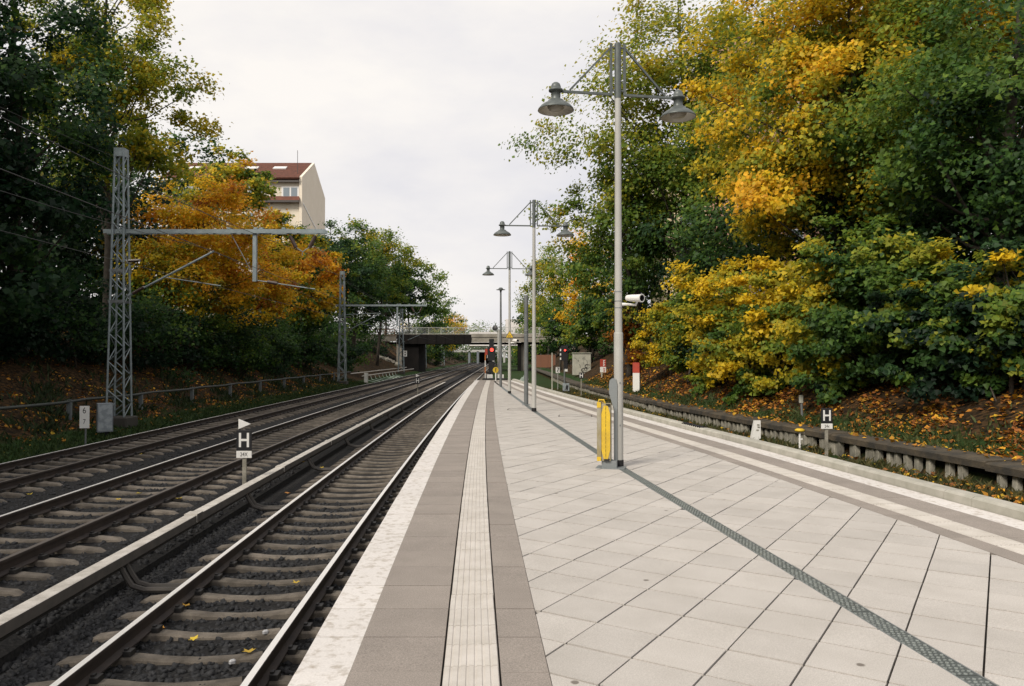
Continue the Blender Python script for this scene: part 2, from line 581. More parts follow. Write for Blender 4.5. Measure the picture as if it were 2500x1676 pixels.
# ------------------------------------------------------------------ ground sheet
def make_ground():
    us = np.concatenate([[-1500, -600, -200, -90, -50, -36, -30], np.arange(-27, -10, 0.5), [-10.0, -5, 0, 0.7, 0.9]])
    ws = np.concatenate([[-1.2, -0.6, -0.05, 0.02, 0.25, 0.55, 0.9], np.arange(1.4, 13, 0.6), [16, 22, 32, 50, 90, 200, 600, 1500]])
    ys = np.concatenate([[-60, -30, -15, -6], np.arange(0, 80, 1.0), np.arange(80, 200, 4), [210, 240, 280, 340, 420, 600, 900, 1500]])
    rows = []
    for y in ys:
        xl = ex(y) + us
        xrr = xw(y) + ws
        xrr = np.maximum(xrr, xl[-1] + 0.01 * np.arange(1, len(ws) + 1))
        rows.append(np.stack([np.concatenate([xl, xrr]), np.full(len(us) + len(ws), y)], 1))
    P = np.array(rows)
    X, Y = P[..., 0], P[..., 1]
    Z = gz(X, Y)
    nr, nc = X.shape
    v = np.stack([X, Y, Z], -1).reshape(-1, 3)
    idx = np.arange(nr * nc).reshape(nr, nc)
    f = np.stack([idx[:-1, :-1], idx[:-1, 1:], idx[1:, 1:], idx[1:, :-1]], -1).reshape(-1, 4)
    me = bpy.data.meshes.new('ground')
    me.from_pydata(v.tolist(), [], f.tolist())
    me.materials.append(M_GROUND)
    me.polygons.foreach_set('use_smooth', [True] * len(me.polygons))
    a = me.attributes.new('grass', 'FLOAT', 'POINT')
    U, Wd = X - ex(Y), X - xw(Y)
    g = np.maximum(np.clip(1 - np.abs(U + 11.4) / 1.3, 0, 1), np.clip(1 - np.abs(Wd - 0.7) / 0.9, 0, 1))
    g = np.maximum(g, np.where((Wd < 0) & (U > 0), 0.55, 0))
    g = np.maximum(g, np.where(Y > 75, 0.18, 0))
    a.data.foreach_set('value', g.reshape(-1).astype(np.float32))
    structure(link('ground', me), 'leaf strewn soil and grass of the railway cutting')


make_ground()


def path(off, z, y0, y1, step=2.0):
    n = max(2, int((y1 - y0) / step) + 1)
    return [(exf(y) + off, float(y), z) for y in np.linspace(y0, y1, n)]


# ballast beds: one low bed under the near track, a higher one under the other two
b = MB(M_BALLAST)
b.sweep([(-3.6, -0.6), (1.72, -0.6), (1.72, -0.235), (1.3, -0.245), (-1.3, -0.245), (-1.75, -0.24), (-2.2, -0.15), (-3.6, 0.0)], path(OFF1, 0, -20, 420, 4))
structure(b.build('ballast_bed'), 'dark crushed stone ballast under the near track')
b = MB(M_BALLAST)
b.sweep([(-2.6, -0.7), (5.25, -0.7), (5.25, -0.42), (4.75, -0.235), (2.1, -0.25), (-1.4, -0.25), (-1.7, -0.27), (-2.2, -0.42), (-2.6, -0.5)], path(OFF3, Z23, -20, 420, 4))
structure(b.build('ballast_bed'), 'dark crushed stone ballast under the overhead wired tracks')

# ------------------------------------------------------------------ tracks
RAILPROF = [(-0.072, -0.165), (0.072, -0.165), (0.072, -0.152), (0.012, -0.13), (0.012, -0.045), (0.036, -0.035), (0.036, -0.004), (0.030, 0.0), (-0.030, 0.0), (-0.036, -0.004), (-0.036, -0.035), (-0.012, -0.045), (-0.012, -0.13), (-0.072, -0.152)]
RAILMI = [0] * 14
RAILMI[7] = 1


def sleeper_mesh():
    st = [(-1.30, 0.062, -0.235), (-1.22, 0.074, -0.195), (-0.95, 0.078, -0.168), (-0.56, 0.074, -0.17), (-0.3, 0.064, -0.196), (0, 0.06, -0.208),
          (0.3, 0.064, -0.196), (0.56, 0.074, -0.17), (0.95, 0.078, -0.168), (1.22, 0.074, -0.195), (1.30, 0.062, -0.235)]
    vs, fs = [], []
    for x, hw, zt in st:
        vs += [(x, -hw - 0.02, -0.36), (x, -hw, zt - 0.02), (x, -hw + 0.018, zt), (x, hw - 0.018, zt), (x, hw, zt - 0.02), (x, hw + 0.02, -0.36)]
    for i in range(len(st) - 1):
        fs += [(i * 6 + k, (i + 1) * 6 + k, (i + 1) * 6 + k + 1, i * 6 + k + 1) for k in range(5)]
    fs += [tuple(range(6)), tuple(range(len(st) * 6 - 1, len(st) * 6 - 7, -1))]
    b = MB(M_SLEEPER, M_IRON)
    b.add(vs, fs)
    for sx in (-0.753, 0.753):      # fastenings either side of each rail
        for d in (-0.115, 0.115):
            b.box((sx + d, 0, -0.145), (0.07, 0.11, 0.05), 1)
            b.box((sx + d * 0.8, 0, -0.118), (0.03, 0.05, 0.03), 1)
    return b.mesh('sleeper')


SLEEPER = sleeper_mesh()


def make_track(off, z, label, y0, yparts, y1, tops):
    t = thing('railway_track', (0, 0, 0), label, 'track', 'railway tracks in the cutting')
    for sgn, tm in zip((-1, 1), tops):
        b = MB(M_RAIL, tm)
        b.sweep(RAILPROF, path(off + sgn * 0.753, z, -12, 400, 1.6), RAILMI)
        b.build('rail', t)
    far = MB(M_SLEEPER)
    y = y0
    while y < y1:
        x = exf(y) + off
        a = math.atan2(exf(y + 0.5) - exf(y - 0.5), 1.0)
        if y < yparts:
            link('sleeper', SLEEPER, t, (x + random.uniform(-.015, .015), y + random.uniform(-.012, .012), z + random.uniform(-.006, .004)), -a + random.uniform(-.008, .008))
        else:
            far.box((x, y, z - 0.26), (2.6, 0.15, 0.16))
        y += 0.605
    far.build('sleepers', t, kind='stuff')
    return t


make_track(OFF1, 0.0, 'railway track with polished rails alongside the platform edge', 2.4, 92, 230, (M_RAILTOP, M_RAILTOP))
make_track(OFF2, Z23, 'middle railway track between the platform track and the bank track', 5.2, 92, 230, (M_RAILTOP, M_RAILTOPDULL))
make_track(OFF3, Z23, 'outermost railway track beside the lattice masts and leafy bank', 8.0, 92, 230, (M_RAILTOP, M_RAILTOPDULL))


def make_stones():
    """ballast stones as real pieces where the photograph shows them"""
    ico = np.array([(-1, -1, -.8), (1, -1, -.8), (1, 1, -.8), (-1, 1, -.8), (-.7, -.8, .8), (.8, -.7, .7), (.7, .8, .8), (-.8, .7, .6)])
    fc = np.array([(0, 3, 2, 1), (4, 5, 6, 7), (0, 1, 5, 4), (1, 2, 6, 5), (2, 3, 7, 6), (3, 0, 4, 7)])
    pts = []
    # y range, offset range, height base, count
    def field(n, y0, y1, u0, u1, zf):
        y = y0 + (y1 - y0) * rng.random(n) ** 1.7
        u = u0 + (u1 - u0) * rng.random(n)
        pts.append(np.stack([ex(y) + u, y, zf(u, y)], 1))
    z1 = lambda u, y: np.interp(u - OFF1, [-3.6, -2.2, -1.75, -1.3, 1.3, 1.72], [0.0, -0.15, -0.24, -0.245, -0.245, -0.245]) + rng.uniform(-.03, .008, len(u))
    z2 = lambda u, y: Z23 + np.interp(u - OFF3, [-1.7, -1.4, 2.1, 4.75, 5.2], [-0.27, -0.25, -0.25, -0.25, -0.40]) + rng.uniform(-.03, .008, len(u))
    field(13000, 4.8, 15, OFF1 - 2.3, -0.05, z1)
    field(5500, 5.5, 15, OFF1 - 2.4, OFF1 - 1.2, z1)
    field(11000, 7.5, 19, OFF2 - 1.5, OFF2 + 1.8, z2)
    field(3500, 12, 26, OFF3 - 1.6, OFF2 - 1.4, z2)
    P = np.concatenate(pts)
    n = len(P)
    s = rng.uniform(0.015, 0.034, n)[:, None, None] * np.array([1.25, 1.0, 0.8])
    V = ico[None] * (1 + rng.uniform(-.32, .32, (n, 8, 3))) * s
    ax = rng.normal(size=(n, 3))
    ax /= np.linalg.norm(ax, axis=1)[:, None]
    an = rng.uniform(0, math.pi, n)
    c, si = np.cos(an)[:, None, None], np.sin(an)[:, None, None]
    k = ax[:, None, :]
    V = V * c + np.cross(np.broadcast_to(k, V.shape), V) * si + k * (V * k).sum(-1, keepdims=True) * (1 - c)
    V = V + P[:, None, :]
    Fc = fc[None] + (np.arange(n) * 8)[:, None, None]
    fast_mesh('gravel', V.reshape(-1, 3), Fc.reshape(-1, 4), M_STONE, None, kind='stuff', label='loose dark ballast stones between the sleepers', category='gravel')


def fast_mesh(name, V, Fq, m, colours=None, parent=None, loc=(0, 0, 0), **props):
    """numpy vertices and faces (all of one size) to a mesh object, colours per vertex"""
    me = bpy.data.meshes.new(name)
    nv, nf, k = len(V), len(Fq), Fq.shape[1]
    me.vertices.add(nv)
    me.vertices.foreach_set('co', np.ascontiguousarray(V, dtype=np.float32).reshape(-1))
    me.loops.add(nf * k)
    me.loops.foreach_set('vertex_index', np.ascontiguousarray(Fq, dtype=np.int32).reshape(-1))
    me.polygons.add(nf)
    me.polygons.foreach_set('loop_start', np.arange(0, nf * k, k, dtype=np.int32))
    me.update(calc_edges=True)
    me.materials.append(m)
    if colours is not None:
        a = me.attributes.new('leaf_colour', 'FLOAT_COLOR', 'POINT')
        c4 = np.concatenate([colours, np.ones((nv, 1))], 1).astype(np.float32)
        a.data.foreach_set('color', c4.reshape(-1))
    return link(name, me, parent, loc, **props)


make_stones()

# ------------------------------------------------------------------ third rail
def make_third_rail():
    off, ztop = -3.32, 0.25
    t = thing('conductor_rail', (0, 0, 0), 'conductor rail under a weathered cover board between the two nearer tracks', 'rail')
    b = MB(M_IRON)
    b.sweep([(-0.04, -0.18), (0.04, -0.18), (0.04, -0.15), (0.01, -0.14), (0.01, -0.06), (-0.01, -0.06), (-0.01, -0.14), (-0.04, -0.15)], path(off, ztop, 1.5, 71.2, 3))
    b.build('running_bar', t)
    prof = [(-0.095, -0.115), (-0.08, -0.115), (-0.08, -0.02), (0.075, -0.02), (0.075, -0.115), (0.09, -0.115), (0.085, -0.006), (0.076, 0.0), (-0.078, 0.0), (-0.090, -0.006)]
    mi = [1, 1, 1, 1, 1, 1, 0, 0, 0, 1]
    y = 1.6
    k = 0
    while y < 71:
        y2 = min(71, y + 4.95)
        b = MB(M_COVER, M_COVERSIDE)
        b.sweep(prof, path(off + random.uniform(-.004, .004), ztop + random.uniform(-.004, .004), y, y2, 1.6), mi)
        b.build('cover_board', t)
        if y > 4:
            b = MB(M_COVER, M_COVERSIDE)          # overlapping joint cap
            b.sweep([(-0.1, -0.118), (0.098, -0.118), (0.096, 0.006), (-0.098, 0.006)], path(off, ztop + 0.004, y - 0.14, y + 0.1, 0.2), [1, 1, 0, 1])
            b.build('joint_cap', t)
        y += 5.0
        k += 1
    y = 9.25
    while y < 60:
        x = exf(y) + off
        b = MB(M_COVERSIDE)
        for dy in (-0.07, 0.07):
            b.tube([(x + 0.02, y + dy, 0.12), (x + 0.10, y + dy, -0.02), (x + 0.17, y + dy, -0.12), (x + 0.32, y + dy, -0.165), (x + 0.92, y + dy * 1.2, -0.16)], [0.03, 0.032, 0.034, 0.034, 0.034], 6)
        b.build('bracket', t)
        y += 4.84


make_third_rail()

# ------------------------------------------------------------------ platform
def clip(poly, px, py, nx, ny):
    """keep the part of a convex polygon where (p - (px,py)).n >= 0"""
    out = []
    n = len(poly)
    for i in range(n):
        a, c = poly[i], poly[(i + 1) % n]
        da = (a[0] - px) * nx + (a[1] - py) * ny
        dc = (c[0] - px) * nx + (c[1] - py) * ny
        if da >= 0:
            out.append(a)
        if (da >= 0) != (dc >= 0):
            t = da / (da - dc)
            out.append((a[0] + (c[0] - a[0]) * t, a[1] + (c[1] - a[1]) * t))
    return out


def area(p):
    return abs(sum(p[i][0] * p[(i + 1) % len(p)][1] - p[(i + 1) % len(p)][0] * p[i][1] for i in range(len(p)))) / 2


L_W, L_D, L_T, L_S = 0.28, 0.765, 1.065, 1.32      # white, dark, tactile, dark strip widths from the track edge
R_W, R_D, R_T, R_S = 0.30, 0.70, 1.00, 1.22
Y0 = -6.0


def make_platform():
    pl = link('platform', None, None, (0, 0, 0), kind='structure', label='island platform paved with pale slabs')
    ys = np.linspace(Y0, P_END, 40)
    # body below the paving
    b = MB(M_OLDCONC, M_JOINT)
    n = len(ys)
    vs = []
    for y in ys:
        l, r = exf(y), xr(y)
        vs += [(l + 0.16, y, -0.5), (l + 0.16, y, 0.72), (l + 0.012, y, 0.74), (l + 0.012, y, PZ - 0.028), (r + 0.02, y, PZ - 0.028), (r + 0.02, y, -0.5)]
    fs, ms = [], []
    for i in range(n - 1):
        for k in range(5):
            fs.append((i * 6 + k, (i + 1) * 6 + k, (i + 1) * 6 + k + 1, i * 6 + k + 1))
            ms.append(1 if k == 3 else 0)
    fs.append(tuple((n - 1) * 6 + k for k in range(6)))
    ms.append(0)
    base = len(b.v)
    b.v += vs
    b.f += fs
    b.m += ms
    b.build('platform_body', pl)

    def strip_piece(name, y, y2, fa, fb, mats, split=None, th=0.03, dz=0.0, gap=0.004):
        """one slab of an edge band from curve fa to curve fb"""
        y, y2 = y + gap, y2 - gap
        m = MB(*mats)
        q = lambda f, yy: (f(yy), yy)
        if split is None:
            m.prism([q(fa, y), q(fb, y), q(fb, y2), q(fa, y2)], PZ - th, PZ + dz)
        else:
            m.prism([q(fa, y), q(split, y), q(split, y2), q(fa, y2)], PZ - th, PZ + dz, 0)
            m.prism([q(split, y), q(fb, y), q(fb, y2), q(split, y2)], PZ - th, PZ + dz, 1)
        return m.build(name, pl)

    E = lambda d: (lambda y: exf(y) + d)
    Q = lambda d: (lambda y: xr(y) - d)
    # near-track edge: slabs half a metre long, painted white along the outer 28 cm
    y = 1.02
    while y < P_END - 0.3:
        dz = random.uniform(-.0025, .0025)
        strip_piece('edge_slab', y, y + 0.502, E(0.0), E(L_D - 0.008), (M_WHITE, M_DARKSLAB), E(L_W), 0.05, dz)
        y += 0.502
    y = 1.02
    while y < P_END - 0.3:
        strip_piece('edging_slab', y, y + 0.502, E(L_T + 0.003), E(L_S - 0.004), (M_DARKSLAB,), None, 0.03, random.uniform(-.0025, .002))
        y += 0.502
    # ribbed tactile tiles
    nrib = 7
    prof = [(0.0, -0.03)]
    wd = L_T - L_D - 0.004
    for k in range(nrib):
        x0 = wd * k / nrib
        x1 = wd * (k + 1) / nrib
        g = 0.008
        prof += [(x0 + g * 0.5, -0.004), (x0 + g, 0.001), (x1 - g, 0.001), (x1 - g * 0.5, -0.004)]
    prof += [(wd, -0.03)]
    tm = MB(M_TACT)
    tm.sweep(list(reversed(prof)), [(0, 0.004, 0), (0, 0.304, 0)])
    TACT = tm.mesh('tactile_tile')
    y = 1.02
    while y < P_END - 0.3:
        a = math.atan2(exf(y + 0.3) - exf(y), 0.3)
        link('tactile_tile', TACT, pl, (exf(y) + L_D + random.uniform(-.0015, .0015), y, PZ + random.uniform(-.001, .0015)), -a)
        y += 0.3085
    # disused side: white line, dark band, tactile band, dark band
    y = 3.0
    while y < P_END - 0.3:
        yy = min(y + 1.0, P_END)
        strip_piece('edge_slab', y, yy, Q(R_D), Q(0.0), (M_DARKSLAB, M_WHITE), Q(R_W), 0.05, random.uniform(-.002, .002), 0.003)
        strip_piece('edging_slab', y, yy, Q(R_S - 0.006), Q(R_T + 0.004), (M_DARKSLAB,), None, 0.03, random.uniform(-.002, .002), 0.003)
        y += 1.0
    y = 3.0
    while y < P_END - 0.3:
        a = math.atan2(xr(y + 0.3) - xr(y), 0.3)
        link('tactile_tile', TACT, pl, (xr(y) - R_T + 0.006, y, PZ + random.uniform(-.001, .0015)), -a)
        y += 0.31
    # raised coping along the disused edge
    y = 2.0
    k = 0
    while y < P_END - 0.3:
        ln = 0.45 if k % 3 == 1 else 2.0
        yy = min(y + ln, P_END)
        c = MB(M_COPE)
        pr = [(0.012, -0.2), (0.24, -0.2), (0.24, 0.085), (0.20, 0.11), (0.05, 0.11), (0.014, 0.085)]
        c.sweep(pr, [(xr(q), q, PZ) for q in np.linspace(y + 0.006, yy - 0.006, 3)])
        c.build('coping_stone', pl)
        y = yy
        k += 1
    # end kerb of the platform
    c = MB(M_COPE)
    c.box(((exf(P_END) + xr(P_END)) / 2, P_END + 0.09, PZ - 0.1), (xr(P_END) - exf(P_END) + 0.2, 0.16, 0.22))
    c.build('end_kerb', pl)

    # pale paving slabs laid diagonally
    th = R(32.5)
    A = np.array([math.sin(th), math.cos(th)])
    B = np.array([math.cos(th), -math.sin(th)])
    pa, pb = 0.405, 0.405
    a0, b0 = 4.31, -0.099
    D1, D2 = np.array(LAMPS[0]), np.array(LAMPS[1])
    slabs = []
    for ia in range(-40, 120):
        for ib in range(-100, 50):
            ca, cb = a0 + ia * pa, b0 + ib * pb
            ctr = A * (ca + pa / 2) + B * (cb + pb / 2)
            if not (0.8 < ctr[1] < P_END + 0.5):
                continue
            yy = float(ctr[1])
            l, r = exf(yy) + L_S, xr(yy) - R_S
            if ctr[0] < l - 0.35 or ctr[0] > r + 0.35:
                continue
            ga, gb = 0.0088, 0.0058      # half joint widths
            q = [A * (ca + ga) + B * (cb + gb), A * (ca + ga) + B * (cb + pb - gb), A * (ca + pa - ga) + B * (cb + pb - gb), A * (ca + pa - ga) + B * (cb + gb)]
            poly = [(float(p[0]), float(p[1])) for p in q]
            sl = (exf(yy + .3) - exf(yy - .3)) / .6
            poly = clip(poly, l, yy, 1, -sl)
            sr = (xr(yy + .3) - xr(yy - .3)) / .6
            if len(poly) > 2:
                poly = clip(poly, r, yy, -1, sr)
            if len(poly) > 2:
                poly = clip(poly, 0, P_END, 0, -1)
            if len(poly) < 3:
                continue
            # the drain cuts slabs in two
            dx = drain_x(yy)
            ds = (drain_x(yy + .3) - drain_x(yy - .3)) / .6
            cut = abs(ctr[0] - dx) < 0.45
            parts = [clip(poly, dx - DW, yy, -1, ds), clip(poly, dx + DW, yy, 1, -ds)] if cut else [poly]
            for p in parts:
                if len(p) > 2 and area(p) > 0.0015:
                    slabs.append((float(np.mean([c[1] for c in p])), float(np.mean([c[0] for c in p])), p, ctr, len(parts) == 1 and area(p) > 0.155))
    vis = [s for s in slabs if s[0] > 3.3 and abs(s[1]) < s[0] * 0.69 + 0.25]
    vis.sort(key=lambda s: s[0])
    own = set(id(s) for s in vis[:300])
    hs = pa / 2 - 0.0088
    hb = pb / 2 - 0.0058
    full = MB(M_SLAB)
    full.prism([tuple(-A * hs - B * hb), tuple(-A * hs + B * hb), tuple(A * hs + B * hb), tuple(A * hs - B * hb)], -0.03, 0)
    FULL = full.mesh('paving_slab')
    far = MB(M_SLAB)
    for s in slabs:
        dz = random.uniform(-.0028, .0022)
        if id(s) in own:
            if s[4]:
                o = link('paving_slab', FULL, pl, (s[3][0], s[3][1], PZ + dz))
                o.rotation_euler = (random.uniform(-.003, .003), random.uniform(-.003, .003), random.uniform(-.004, .004))
            else:
                m = MB(M_SLAB)
                m.prism(s[2], PZ - 0.03, PZ + dz)
                m.build('paving_slab', pl)
        else:
            far.prism(s[2], PZ - 0.03, PZ + dz)
    far.build('paving', pl, kind='stuff')
    return pl


LAMPS = [(1.59, 11.5), (0.66, 23.1), (-0.11, 34.4)]
DW = 0.072


def drain_x(y):
    return float(np.interp(y, [0.0, 3.83, 11.5, 23.1, 34.4, 50], [2.75, 2.36, 1.60, 0.68, -0.10, -1.1]))


make_platform()


def make_drain():
    t = thing('drainage_channel', (0, 0, PZ), 'narrow steel drainage grating running across the pale paving between lamp posts', 'drain')
    b = MB(M_GUTTER)
    ys = np.linspace(0.5, 44, 60)
    b.sweep([(-DW + 0.004, -0.026), (DW - 0.004, -0.026), (DW - 0.004, -0.016), (-DW + 0.004, -0.016)], [(drain_x(y), y, 0) for y in ys])
    b.build('channel', t)
    for sg in (-1, 1):
        b = MB(M_STEELDK)
        b.sweep([(sg * (DW - 0.006) - 0.004, -0.016), (sg * (DW - 0.006) + 0.004, -0.016), (sg * (DW - 0.006) + 0.004, -0.001), (sg * (DW - 0.006) - 0.004, -0.001)], [(drain_x(y), y, 0) for y in ys])
        b.build('frame_rail', t)
    y = 1.0
    while y < 44:
        ln = 1.0
        b = MB(M_GRATE, M_GRATEHI)
        b.sweep([(-DW + 0.014, -0.014), (DW - 0.014, -0.014), (DW - 0.014, -0.005), (-DW + 0.014, -0.005)], [(drain_x(q), q, 0) for q in np.linspace(y + 0.004, y + ln - 0.004, 4)])
        if y < 13:
            q = y + 0.02
            k = 0
            while q < y + ln - 0.02:     # raised treads
                for j in range(4):
                    dx = (j - 1.5) * 0.03 + (0.006 if k % 2 else -0.006)
                    b.box((drain_x(q) + dx, q, -0.0035), (0.017, 0.012, 0.005), 1, rz=0.6 if (k + j) % 2 else -0.6)
                q += 0.036
                k += 1
        b.build('grating', t)
        y += ln


make_drain()


def make_inlay(cx, cy, w, d):
    t = thing('inspection_cover', (cx, cy, PZ), 'flat slab filled inspection cover with dark frame set in paving by ' + ('the second lamp post' if cy > 20 and cx < 1.2 else 'the edge opposite'), 'cover', rz=R(-5))
    b = MB(M_JOINT)
    for sx, sy, dx, dy in ((0, -d / 2, w, 0.02), (0, d / 2, w, 0.02), (-w / 2, 0, 0.02, d), (w / 2, 0, 0.02, d)):
        b.box((sx, sy, 0.002), (dx, dy, 0.004))
    b.build('frame', t)


make_inlay(0.25, 23.9, 0.75, 0.6)
make_inlay(1.75, 21.3, 0.9, 0.6)

# ------------------------------------------------------------------ lamp posts
def make_lamp(x, y, label, detail):
    t = thing('lamp_post', (x, y, PZ), label, 'lamp post', 'double armed platform lamps', rz=R(10 if detail else 4))
    top = 6.36
    b = MB(M_POLE, M_RUBBER)
    b.lathe([(0.0, 2.0), (0.064, 2.0), (0.068, 1.98), (0.068, 0.10), (0, 0.10)], n=18)
    b.lathe([(0.073, 0.105), (0.073, 0.0), (0, 0.0)], n=18, mi=1)
    b.build('pole_base', t, smooth=False)
    b = MB(M_POLE)
    b.lathe([(0.0, top - 0.84), (0.046, top - 0.84), (0.056, 1.995), (0, 1.995)], n=18)
    b.build('pole', t)
    b = MB(M_LAMP)
    b.lathe([(0, top), (0.035, top - 0.004), (0.05, top - 0.02), (0.05, top - 0.845), (0, top - 0.845)], n=18)
    b.build('pole_head', t)
    for s in (-1, 1):
        b = MB(M_LAMP)
        zb, zt = top - 0.76, top - 0.06
        b.box((s * 0.105, 0, (zb + zt) / 2), (0.032, 0.04, zt - zb + 0.08))
        for zz in (zb + 0.03, zt - 0.02):
            b.box((s * 0.068, 0, zz), (0.06, 0.03, 0.02))
        b.box((s * 0.48, 0, zb - 0.03), (0.76, 0.035, 0.035))
        L = math.hypot(0.63, zt - zb - 0.02)
        b.box((s * (0.11 + 0.315), 0, (zb + zt) / 2 - 0.01), (L, 0.028, 0.028), ry=s * math.atan2(zt - zb - 0.02, 0.63))
        b.build('bracket_arm', t)
        c = (s * 0.955, 0, zb - 0.03)
        b = MB(M_LAMP)
        b.lathe([(0, 0.13), (0.035, 0.125), (0.06, 0.105), (0.073, 0.07), (0.076, 0.03), (0.105, 0.022), (0.108, 0.008), (0.105, -0.005), (0.07, -0.012), (0.066, -0.12), (0.075, -0.135), (0.115, -0.14), (0.125, -0.165), (0.175, -0.19), (0.225, -0.225), (0.262, -0.268), (0.270, -0.290), (0.266, -0.292)], c, 26)
        sh = b.build('lamp_shade', t, smooth=True)
        b = MB(M_REFL)
        b.lathe([(0.264, -0.288), (0.215, -0.235), (0.15, -0.205), (0.0, -0.19)], c, 26)
        b.build('reflector', sh, smooth=True)
        b = MB(M_GLASS)
        b.lathe([(0.13, -0.215), (0.125, -0.25), (0.10, -0.278), (0.05, -0.292), (0, -0.296)], c, 20)
        b.build('glass_bowl', sh, smooth=True)
    if detail:
        b = MB(M_STEELDK)
        for zz in (1.25, 0.62):
            b.lathe([(0, 0), (0.007, 0), (0.007, 0.005), (0, 0.005)], (0, -0.072, zz), 8)
        b.box((0, -0.069, 1.25), (0.016, 0.008, 0.02))
        b.box((0, -0.069, 0.62), (0.016, 0.008, 0.02))
        b.build('access_bolt', t)
        for zz in (2.60, 2.46, 2.36):
            b = MB(M_STEELDK)
            b.lathe([(0.0535, 0), (0.058, 0.002), (0.058, 0.013), (0.0535, 0.015)], (0, 0, zz), 18)
            b.build('clamp_band', t)
    return t


L1 = make_lamp(*LAMPS[0], 'tall pale double lamp post with the yellow folded panel at its foot', True)
L2 = make_lamp(*LAMPS[1], 'double lamp post standing in front of the dark grey post', False)
L3 = make_lamp(*LAMPS[2], 'double lamp post carrying the yellow triangle warning sign', False)


def make_cctv(loc, label, s=1.0, rz=0.0):
    t = thing('security_camera', loc, label, 'camera', 'platform security cameras', rz=rz)
    b = MB(M_SIGNW)
    b.tube([(0, 0, 0), (0.10 * s, 0, 0), (0.25 * s, 0, -0.01 * s), (0.27 * s, 0, 0.05 * s)], [0.03 * s, 0.022 * s, 0.022 * s, 0.02 * s], 10)
    b.build('bracket', t, smooth=True)
    # rounded housing, wider at the hooded front
    b = MB(M_SIGNW, M_BLACK)
    rings = []
    n = 14
    for q, w, h, zo in ((0, .03, .03, 0), (.02, .055, .05, 0), (.12, .065, .06, 0), (.30, .072, .066, 0), (.345, .08, .074, .004), (.345, .062, .055, .004), (.27, .05, .045, 0)):
        rings.append([(q * s, w * s * math.cos(2 * math.pi * k / n), (zo + h * math.sin(2 * math.pi * k / n)) * s) for k in range(n)])
    vs = [p for r in rings for p in r]
    fs, = [[]]
    for i in range(len(rings) - 1):
        fs += [(i * n + k, i * n + (k + 1) % n, (i + 1) * n + (k + 1) % n, (i + 1) * n + k) for k in range(n)]
    fs.append(tuple(range(n - 1, -1, -1)))
    b.add(vs, fs)
    b.add(rings[-1], [tuple(range(n))], 1)
    b.m[4 * n + 0:6 * n] = [0] * n + [1] * n
    h = b.build('housing', t, loc=(0.10 * s, 0.06 * s, 0.115 * s), smooth=False)
    h.rotation_euler = (0, R(4), R(-56))
    return t


make_cctv((LAMPS[0][0] + 0.05, LAMPS[0][1] - 0.01, PZ + 2.42), 'white hooded security camera clamped to the tall lamp post', 0.86, R(8))
make_cctv((LAMPS[2][0] + 0.05, LAMPS[2][1] - 0.02, PZ + 2.25), 'small pale security camera under the triangle warning sign', 1.0, R(8))

# warning triangle on lamp 3
t = thing('warning_sign', (LAMPS[2][0], LAMPS[2][1] - 0.085, PZ + 2.62), 'yellow triangle warning sign with black border on a lamp post', 'sign')
MB(M_SIGNK).plate([(-0.19, -0.15), (0.19, -0.15), (0, 0.18)], 0, 0.012).build('border', t)
MB(M_YEL).plate([(-0.158, -0.132), (0.158, -0.132), (0, 0.145)], -0.004, -0.001).build('panel', t)
b = MB(M_RUST)
for q in ((-0.05, -0.05), (0.0, -0.03), (0.05, -0.05), (-0.03, -0.085), (0.03, -0.085)):
    b.box((q[0], -0.006, q[1]), (0.035, 0.003, 0.028))
b.build('symbol', t)
MB(M_STEELDK).box((0, 0.028, 0), (0.11, 0.03, 0.03)).build('clamp', t)

# yellow folded ramp in its stand
def make_ramp():
    t = thing('folding_ramp', (LAMPS[0][0] - 0.215, LAMPS[0][1] - 0.13, PZ), 'yellow folded boarding ramp upright in a zinc stand at the lamp post', 'ramp', rz=R(-14))
    b = MB(M_STEELDK)
    b.box((0.08, 0.04, 0.006), (0.42, 0.30, 0.012))
    b.build('base_plate', t)
    b = MB(M_STEELDK)
    pts = [(0.115, 0.015), (0.165, 0.015), (0.165, 1.22), (0.15, 1.30), (0.10, 1.32), (0.055, 1.29), (0.045, 1.22), (0.045, 1.1), (0.115, 0.85)]
    b.plate(pts, 0.09, 0.12)
    b.box((0.06, 0.03, 0.06), (0.22, 0.14, 0.10))
    b.build('stand', t)
    b = MB(M_ALU)
    b.box((-0.083, 0.0, 0.54), (0.06, 0.16, 0.86))
    p = b.build('leaf', t)
    MB(M_YEL).box((-0.083, -0.083, 0.93), (0.06, 0.006, 0.08)).build('yellow_cap', p)
    MB(M_YEL).box((-0.083, -0.083, 0.14), (0.06, 0.006, 0.06)).build('yellow_cap', p)
    b = MB(M_ALU)
    b.box((0.015, 0.01, 0.53), (0.134, 0.15, 0.84))
    p = b.build('leaf', t)
    for pts in ([(-0.048, 0.27), (-0.015, 0.14), (0.014, 0.14), (0.014, 0.92), (-0.015, 0.92), (-0.048, 0.80)], [(0.018, 0.14), (0.045, 0.14), (0.08, 0.27), (0.08, 0.80), (0.045, 0.92), (0.018, 0.92)]):
        MB(M_YEL).plate(pts, -0.074, -0.066).build('yellow_face', p)
    b = MB(M_BLACK)
    b.plate([(0.02, 0.925), (0.075, 0.90), (0.078, 0.945), (0.02, 0.945)], -0.075, -0.071)
    b.box((0.03, -0.07, 0.125), (0.08, 0.006, 0.04))
    b.build('gap', t)
    b = MB(M_RUBBER)
    for z in np.linspace(0.18, 0.95, 12):
        b.box((0.016, -0.073, z * 0.88 + 0.04), (0.005, 0.008, 0.035))
    b.build('hinge', t)
    b = MB(M_YEL)
    b.tube([(-0.10, -0.02, 0.96), (-0.09, -0.02, 1.0), (-0.02, -0.02, 1.0), (-0.0, -0.02, 0.945)], 0.014, 6)
    b.build('handle', t)


